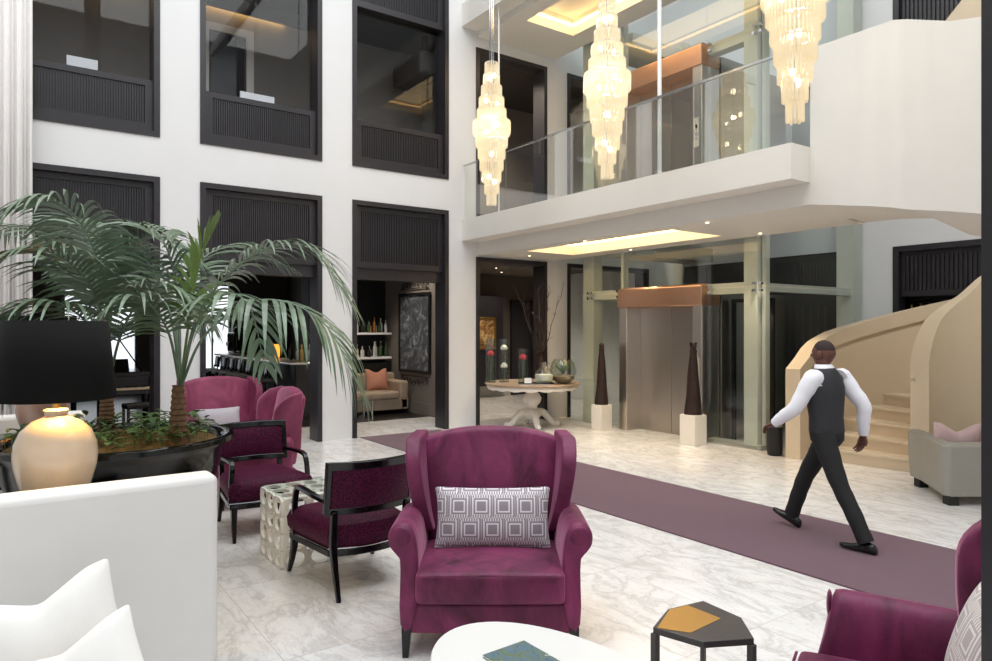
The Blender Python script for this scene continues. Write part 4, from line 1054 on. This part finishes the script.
part('leg_frame', M().box(-.28,-.26,-.2,-.18,0,.44).box(.26,.28,-.2,-.18,0,.44).box(-.26,.26,-.2,-.18,0,.02), MT['rail'], sd); part('leg_frame', M().box(-.28,-.26,.18,.2,0,.44).box(.26,.28,.18,.2,0,.44).box(-.26,.26,.18,.2,0,.02), MT['rail'], sd)
pa=thing('painting','large dark framed grey abstract painting on the side wall of the lounge','painting',(6.876,12.5,1.65))
part('canvas', M().box(-.02,-.005,-.6,.6,-.76,.76), MT['greyart'], pa)
part('picture_frame', M().box(-.04,0,-.66,-.6,-.82,.82).box(-.04,0,.6,.66,-.82,.82).box(-.04,0,-.6,.6,.76,.82).box(-.04,0,-.6,.6,-.82,-.76), MT['blackmatt'], pa, bevel=.008)
for z0,lab,fl in ((2.56,'black curled ironwork on the wall above the grey painting',1),(.76,'black curled ironwork on the wall below the grey painting',-1)):
    sc_=thing('wall_ironwork',lab,'wall ornament',(6.87,12.5,z0))
    for k in range(7):
        y0=-.5+.165*k; pts=[]
        for q in range(14):
            a=q/13*PI*2.2; r_=.075*(1-q/16); pts.append((-.012,y0+r_*math.cos(a)*(1 if k%2 else -1),fl*(.05+.02*(3-abs(k-3))+r_*math.sin(a))))
        part('scroll', M().tube(pts,.009,5), MT['blackmatt'], sc_)
    part('bar', M().tube([(-.012,-.6,0),(-.012,.6,0)],.009,6), MT['blackmatt'], sc_)
# corridor picture
pa=thing('painting','small gilt framed ochre painting in the dark niche of the corridor','painting',(9.78,14.1,1.62))
part('canvas', M().box(-.22,.22,-.0,.015,-.34,.34), MT['goldart'], pa)
part('picture_frame', M().box(-.28,-.22,-.02,.02,-.4,.4).box(.22,.28,-.02,.02,-.4,.4).box(-.22,.22,-.02,.02,.34,.4).box(-.22,.22,-.02,.02,-.4,-.34), MT['brass'], pa, bevel=.006)
struct('trim_4', M().box(9.42,10.3,14.12,14.47,.3,2.55), MT['darkwood'])
struct('trim_5', M().box(10.8,10.88,14.4,14.5,0,2.4).box(11.48,11.56,14.4,14.5,0,2.4).box(10.8,11.56,14.4,14.5,2.4,2.48).box(10.88,11.48,14.45,14.5,0,2.4), MT['darkwood'])
# grand piano
gp_=thing('grand_piano','black grand piano with raised lid in the first opening beyond the palms','piano',(1.5,13.2,.006),.12)
body=[(-.74,.0),(.74,.0),(.74,.95),(.62,1.35),(.3,1.62),(-.1,1.9),(-.5,1.95),(-.74,1.7)]
part('case', M().prism([(a,b+.28) for a,b in body],.64,.98), MT['blackgloss'], gp_, bevel=.012)
part('key_bed', M().box(-.74,.74,0,.3,.60,.68).box(-.74,-.66,0,.3,.68,.86).box(.66,.74,0,.3,.68,.86), MT['blackgloss'], gp_, bevel=.008)
kb=part('keyboard', M().box(-.65,.65,.03,.19,.68,.715), MT['keys'], gp_)
bk=M()
for k in range(36):
    if k%7 in (2,6): continue
    bk.box(-.635+.0357*k,-.62+.0357*k,.09,.19,.715,.73)
part('black_keys', bk, MT['blackgloss'], kb)
part('fallboard', M().box(-.66,.66,.2,.235,.7,.9), MT['blackgloss'], gp_)
part('lid', M().add(M().prism([(a+.74,b+.28) for a,b in body],0,.022), Matrix.Translation((-.74,0,.99)) @ Matrix.Rotation(-math.radians(34),4,'Y')), MT['blackgloss'], gp_)
part('music_desk', M().loft([[(-.35,.38,.98),(.35,.38,.98),(.35,.4,.98),(-.35,.4,.98)],[(-.35,.46,1.2),(.35,.46,1.2),(.35,.475,1.2),(-.35,.475,1.2)]]), MT['blackgloss'], gp_)
part('lid_prop', M().tube([(.6,.6,.98),(.22,.62,1.58)],.012,8), MT['blackgloss'], gp_)
for a,b in ((-.62,.42),(.62,.42),(-.2,1.95)): part('leg', M().lathe([(.035,0),(.045,.06),(.05,.3),(.07,.64)],12,(a,b,0)), MT['blackgloss'], gp_, smooth=True)
part('pedal_lyre', M().box(-.12,.12,.5,.56,.04,.64), MT['blackgloss'], gp_)
pb=thing('piano_bench','black piano bench with pale crossed stretcher before the grand piano','bench',(1.9,12.75,.006),.12)
part('seat', M().box(-.3,.3,-.17,.17,.42,.5), MT['blackmatt'], pb, bevel=.02)
for a in (-.27,.27):
    for b in (-.14,.14): part('leg', M().box(a-.02,a+.02,b-.02,b+.02,0,.42), MT['blackgloss'], pb)
part('stretcher', M().tube([(-.25,0,.15),(.25,0,.36)],.014,6).tube([(-.25,0,.36),(.25,0,.15)],.014,6), MT['keys'], pb)

# ------------------------------------------------------------------ walking man
def skin_body(verts, edges, radii, root, sub=1):
    me=bpy.data.meshes.new('tmp'); me.from_pydata(verts, edges, []); o=bpy.data.objects.new('tmp',me); COL.objects.link(o)
    md=o.modifiers.new('k','SKIN'); md.use_smooth_shade=True; md.branch_smoothing=.6
    for i,sv in enumerate(me.skin_vertices[0].data):
        r=radii[i]; sv.radius=(r,r) if not isinstance(r,tuple) else r; sv.use_root=(i==root)
    s_=o.modifiers.new('s','SUBSURF'); s_.levels=sub; s_.render_levels=sub
    bpy.context.view_layer.update(); dg=bpy.context.evaluated_depsgraph_get()
    ev=o.evaluated_get(dg); m2=ev.to_mesh(); m=M(); m.v=[tuple(v.co) for v in m2.vertices]; m.f=[tuple(p.vertices) for p in m2.polygons]
    ev.to_mesh_clear(); bpy.data.objects.remove(o); return m
def build_man():
    t=thing('person','man in white shirt, charcoal vest and black trousers striding along the plum carpet','person',(5.53,3.05,0.012)); t.scale=(.985,.985,.985)
    lean=.02
    hipL=(-.09,-.01,.87); hipR=(.09,.02,.87); kneeL=(-.10,-.17,.48); ankL=(-.11,-.38,.10); kneeR=(.10,.24,.48); ankR=(.09,.37,.13)
    shL=(-.18,.02,1.345); shR=(.19,-.03,1.345); elL=(-.255,.13,1.10); wrL=(-.24,.33,.95); elR=(.27,-.17,1.11); wrR=(.29,-.16,.86)
    # one continuous body: pelvis, spine, neck, limbs
    V=[(0,0,.90),(0,.01,1.05),(0,.02,1.2),(0,.02,1.33),(0,.03,1.44),hipL,kneeL,ankL,hipR,kneeR,ankR,shL,elL,wrL,shR,elR,wrR]
    Ed=[(0,1),(1,2),(2,3),(3,4),(0,5),(5,6),(6,7),(0,8),(8,9),(9,10),(3,11),(11,12),(12,13),(3,14),(14,15),(15,16)]
    Rr=[.10,.09,.095,.065,.05,.075,.05,.036,.075,.05,.036,.045,.036,.027,.045,.036,.027]
    b=skin_body(V,Ed,Rr,0,1)
    # head: skull and face in one surface
    hc=Vector((.02,.035,1.545)); rows=[]
    nu,nv=28,20
    for i in range(1,nv):
        a=-PI/2+PI*i/nv; row=[]
        for k in range(nu):
            q=2*PI*k/nu; x=math.cos(a)*math.cos(q); y=math.cos(a)*math.sin(q); z=math.sin(a)
            sx,sy,sz=.076,.098,.118
            X,Y,Z=x*sx,y*sy,z*sz
            if z<0: X*=1-.28*(-z); Y*= (1-.12*(-z)) if y>0 else (1-.45*(-z))
            if y>0:
                nose=math.exp(-((x)/.16)**2)*math.exp(-((z+.12)/.17)**2); Y+=.028*nose*y
                brow=math.exp(-((z-.2)/.1)**2)*math.exp(-(x/.6)**2); Y+=.006*brow
                eye=math.exp(-((abs(x)-.38)/.15)**2)*math.exp(-((z-.04)/.1)**2); Y-=.010*eye
                mouth=math.exp(-(x/.3)**2)*math.exp(-((z+.5)/.05)**2); Y-=.005*mouth
                lips=math.exp(-(x/.28)**2)*(math.exp(-((z+.43)/.05)**2)+math.exp(-((z+.57)/.05)**2)); Y+=.006*lips
            row.append(hc+Vector((X,Y,Z)))
        rows.append(row)
    bi=b.quadgrid(rows,close_v=True); b.v += [tuple(hc+Vector((0,-.01,-.115))),tuple(hc+Vector((0,0,.118)))]
    for k in range(nu): b.f.append((len(b.v)-2,bi+(k+1)%nu,bi+k)); b.f.append((len(b.v)-1,bi+(nv-2)*nu+k,bi+(nv-2)*nu+(k+1)%nu))
    b.tube([(0,.02,1.40),(0,.032,1.46),(0,.04,1.50)],[.058,.054,.056],14)
    for s in (-1,1): b.ball(tuple(hc+Vector((s*.078,-.005,-.005))),.012,.022,.034,10,8)
    # hands: palm, four fingers of unequal length curled a little, thumb off the palm's side
    def hand(w_, d, side, fwd):
        d=Vector(d).normalized(); side=Vector(side).normalized(); n_=d.cross(side).normalized(); w_=Vector(w_)
        rg=[]
        for f,hw,hh in ((-.02,.026,.024),(.02,.034,.018),(.06,.042,.016),(.088,.040,.013)):
            c=w_+d*f; rg.append([c+side*hw*math.cos(2*PI*k/10)+n_*hh*math.sin(2*PI*k/10) for k in range(10)])
        b.loft(rg)
        for k,(o_,L) in enumerate(((-.030,.062),(-.010,.075),(.010,.07),(.029,.054))):
            p0=w_+d*.078+side*o_; p1=p0+d*L*.42-n_*.006*fwd; p2=p1+d*L*.32-n_*.018*fwd; p3=p2+d*L*.2-n_*.02*fwd
            b.tube([p0,p1,p2,p3],[.0095,.009,.008,.006],8)
        p0=w_+d*.025-side*.03; b.tube([p0,p0+d*.03-side*.022-n_*.008*fwd,p0+d*.062-side*.026-n_*.016*fwd],[.012,.0105,.008],8)
    hand(wrL,(.02,.10,-.05),(-.9,.1,.0),1); hand(wrR,(.01,.03,-.1),(.2,.95,.1),1)
    body=part('body', b, MT['skin'], t, smooth=True)
    hr=M(); rows=[]
    for i in range(9):
        a=.28+ (PI/2-.30)*i/8; row=[]
        for k in range(nu):
            q=2*PI*k/nu; fr=max(0,math.sin(q)); aa=max(a, .8*fr**.7); row.append(hc+Vector((.077*math.cos(aa)*math.cos(q),.099*math.cos(aa)*math.sin(q),.119*math.sin(aa))))
        rows.append(row)
    hr.quadgrid(rows,close_v=True); part('hair', hr, MT['hair'], t, smooth=True)
    for s in (-1,1): part('eye', M().ball(tuple(hc+Vector((s*.029,.084,.006))),.011,.009,.007,10,6), MT['whitebox'], t)
    # shirt: trunk and two sleeves
    def ering(c,rx,ry,rot=0,n=24):
        return [(c[0]+rx*math.cos(2*PI*k/n)*math.cos(rot)-ry*math.sin(2*PI*k/n)*math.sin(rot), c[1]+rx*math.cos(2*PI*k/n)*math.sin(rot)+ry*math.sin(2*PI*k/n)*math.cos(rot), c[2]) for k in range(n)]
    tw=-.12
    sm=M().loft([ering((0,.0,.92),.155,.115),ering((0,.005,1.02),.152,.112),ering((0,.012,1.18),.172,.122,tw*.5),ering((0,.015,1.29),.186,.12,tw),ering((0,.01,1.36),.155,.096,tw),ering((0,.012,1.40),.10,.076,tw),ering((.01,.02,1.445),.066,.064,tw)])
    def sleeve(a,e,w_):
        a,e,w_=Vector(a),Vector(e),Vector(w_); m=a.lerp(e,.5); k=e.lerp(w_,.5)
        return crom([a+Vector((-a.x*.25,0,.0)),a,m,e,k,w_],4)
    for a,e,w_ in ((shL,elL,wrL),(shR,elR,wrR)):
        P=sleeve(a,e,w_); n=len(P)
        rad=[.068+.006*math.sin(PI*min(1,i/(n*.4)))-.026*max(0,(i/n-.35))/.65+.0025*math.sin(i*2.1) for i in range(n)]; rad[-1]=.036; rad[-2]=.042
        sm.tube(P,rad,14)
    part('shirt', sm, MT['shirt'], t, smooth=True)
    part('collar', M().loft([ering((0,.02,1.405),.088,.078),ering((0,.028,1.455),.070,.069),ering((0,.03,1.46),.066,.065),ering((0,.028,1.44),.062,.062)]), MT['shirt'], t, smooth=True)
    vm=M().loft([ering((0,.0,.90),.168,.128),ering((0,.005,1.02),.163,.123),ering((0,.012,1.18),.183,.134,tw*.5),ering((0,.015,1.27),.186,.132,tw),ering((0,.012,1.345),.158,.112,tw),ering((0,.012,1.385),.130,.097,tw),ering((0,.014,1.415),.1,.084,tw),ering((.008,.02,1.43),.08,.074,tw)])
    part('vest', vm, MT['vest'], t, smooth=True)
    # trousers
    tm=M().loft([ering((0,0,.955),.158,.118),ering((0,0,.90),.165,.126),ering((0,-.005,.83),.158,.12),ering((0,-.005,.78),.12,.085)])
    for h,k,a in ((hipL,kneeL,ankL),(hipR,kneeR,ankR)):
        h,k,a=Vector(h),Vector(k),Vector(a); P=crom([h+Vector((0,0,.02)),h.lerp(k,.45),k,k.lerp(a,.5),a+Vector((0,0,-.02))],5); n=len(P)
        rad=[.098-.030*min(1,i/(n*.5))-.008*max(0,i/n-.5)*2+.002*math.sin(i*1.7) for i in range(n)]
        tm.tube(P,rad,16)
    part('trousers', tm, MT['trouser'], t, smooth=True)
    def shoe(a, pitch, yaw):
        rows=[]
        for y,hw,h,zb in ((-.075,.022,.055,0),(-.06,.034,.075,0),(-.02,.036,.088,0),(.04,.036,.075,.0),(.10,.043,.055,0),(.155,.042,.042,.003),(.195,.03,.032,.008),(.21,.012,.022,.012)):
            rows.append([(hw*c_*(1.0 if s_<0 else .85),y,zb+h*(.5+.5*s_)) for c_,s_ in [(math.cos(2*PI*k/12),max(-.96,1.15*math.sin(2*PI*k/12)) if math.sin(2*PI*k/12)<0 else math.sin(2*PI*k/12)) for k in range(12)]])
        m=M().loft(rows)
        mt=Matrix.Translation(a) @ Matrix.Rotation(yaw,4,'Z') @ Matrix.Rotation(pitch,4,'X')
        return M().add(m,mt)
    part('shoe', shoe((-.11,-.385,.003),0.0,.05), MT['shoe'], t, smooth=True)
    part('shoe', shoe((.09,.365,.03),math.radians(20),-.05), MT['shoe'], t, smooth=True)
    return t
build_man()

# ------------------------------------------------------------------ lights
W=bpy.data.worlds.new('World'); S.world=W; W.use_nodes=True; nt=W.node_tree; bg=nt.nodes['Background']
bg.inputs[0].default_value=(.89,.945,1,1); bg.inputs[1].default_value=.5
def area(name, loc, sx, sy, e, col=(1,1,1), rot=(0,0,0)):
    L=bpy.data.lights.new(name,'AREA'); L.shape='RECTANGLE'; L.size=sx; L.size_y=sy; L.energy=e; L.color=col
    o=bpy.data.objects.new(name,L); COL.objects.link(o); o.location=loc; o.rotation_euler=rot; return o
def spot(name, loc, e, col=(1,.82,.6), ang=70, blend=.6):
    L=bpy.data.lights.new(name,'SPOT'); L.energy=e; L.color=col; L.spot_size=math.radians(ang); L.spot_blend=blend; L.shadow_soft_size=.06
    o=bpy.data.objects.new(name,L); COL.objects.link(o); o.location=loc; return o
area('skylight', (2.5,3.0,10.95), 11, 11, 1330, (.98,.99,1))
def downlight(x,y,z,e,nm,col=(1,.82,.6),ang=80):
    struct(nm, M().lathe([(.02,z-.003),(.02,z+.001)],16,(x,y,0)), MT['spot']); spot('downlight', (x,y,z-.02), e, col, ang)
n_=6
for x,y,e in ((7.7,9.75,110),(8.45,8.0,110),(8.45,5.6,100),(7.05,7.6,70),(7.05,5.4,70)):
    downlight(x,y,3.045,e,'trim_%d_light'%n_); n_+=1
for x,y,z,e in ((7.45,12.3,3.095,120),(9.0,12.6,3.095,110),(9.8,13.5,3.095,60)):
    downlight(x,y,z,e,'trim_%d_light'%n_,(1,.88,.74),130); n_+=1
for x,y,z,e in ((1.5,12.4,3.295,60),(3.2,12.8,3.295,60),(5.6,12.3,3.295,90),(6.4,12.1,3.295,70),(4.8,16,3.295,80),(2,16,3.295,60)):
    downlight(x,y,z,e,'trim_%d_light'%n_,(1,.86,.7),110); n_+=1
for x,y,e in ((7.3,11.5,330),(8.2,12.4,330)):
    downlight(x,y,7.095,e,'trim_%d_light'%n_,(1,.86,.7),140); n_+=1
area('cove_glow', (7.72,7.64,3.26), .9, 2.9, 26, (1,.76,.42), (0,0,0))
area('cove_glow', (7.72,7.64,7.16), .9, 2.9, 26, (1,.76,.42), (0,0,0))

# ------------------------------------------------------------------ camera
cd=bpy.data.cameras.new('camera'); cd.sensor_width=36; cd.lens=690/992*36; cd.shift_y=-2.5/992; cd.clip_start=.05
co=bpy.data.objects.new('camera',cd); COL.objects.link(co); co.location=(0,0,1.75); co.rotation_euler=(PI/2,0,YAW); S.camera=co
S.view_settings.view_transform='Standard'; S.view_settings.look='None'; S.view_settings.gamma=1; S.view_settings.exposure=.14
S.view_settings.use_curve_mapping=False
S.cycles.use_denoising=True; S.cycles.max_bounces=10; S.cycles.transparent_max_bounces=24; S.cycles.diffuse_bounces=5; S.cycles.sample_clamp_indirect=6
S.cycles.caustics_reflective=False; S.cycles.caustics_refractive=False
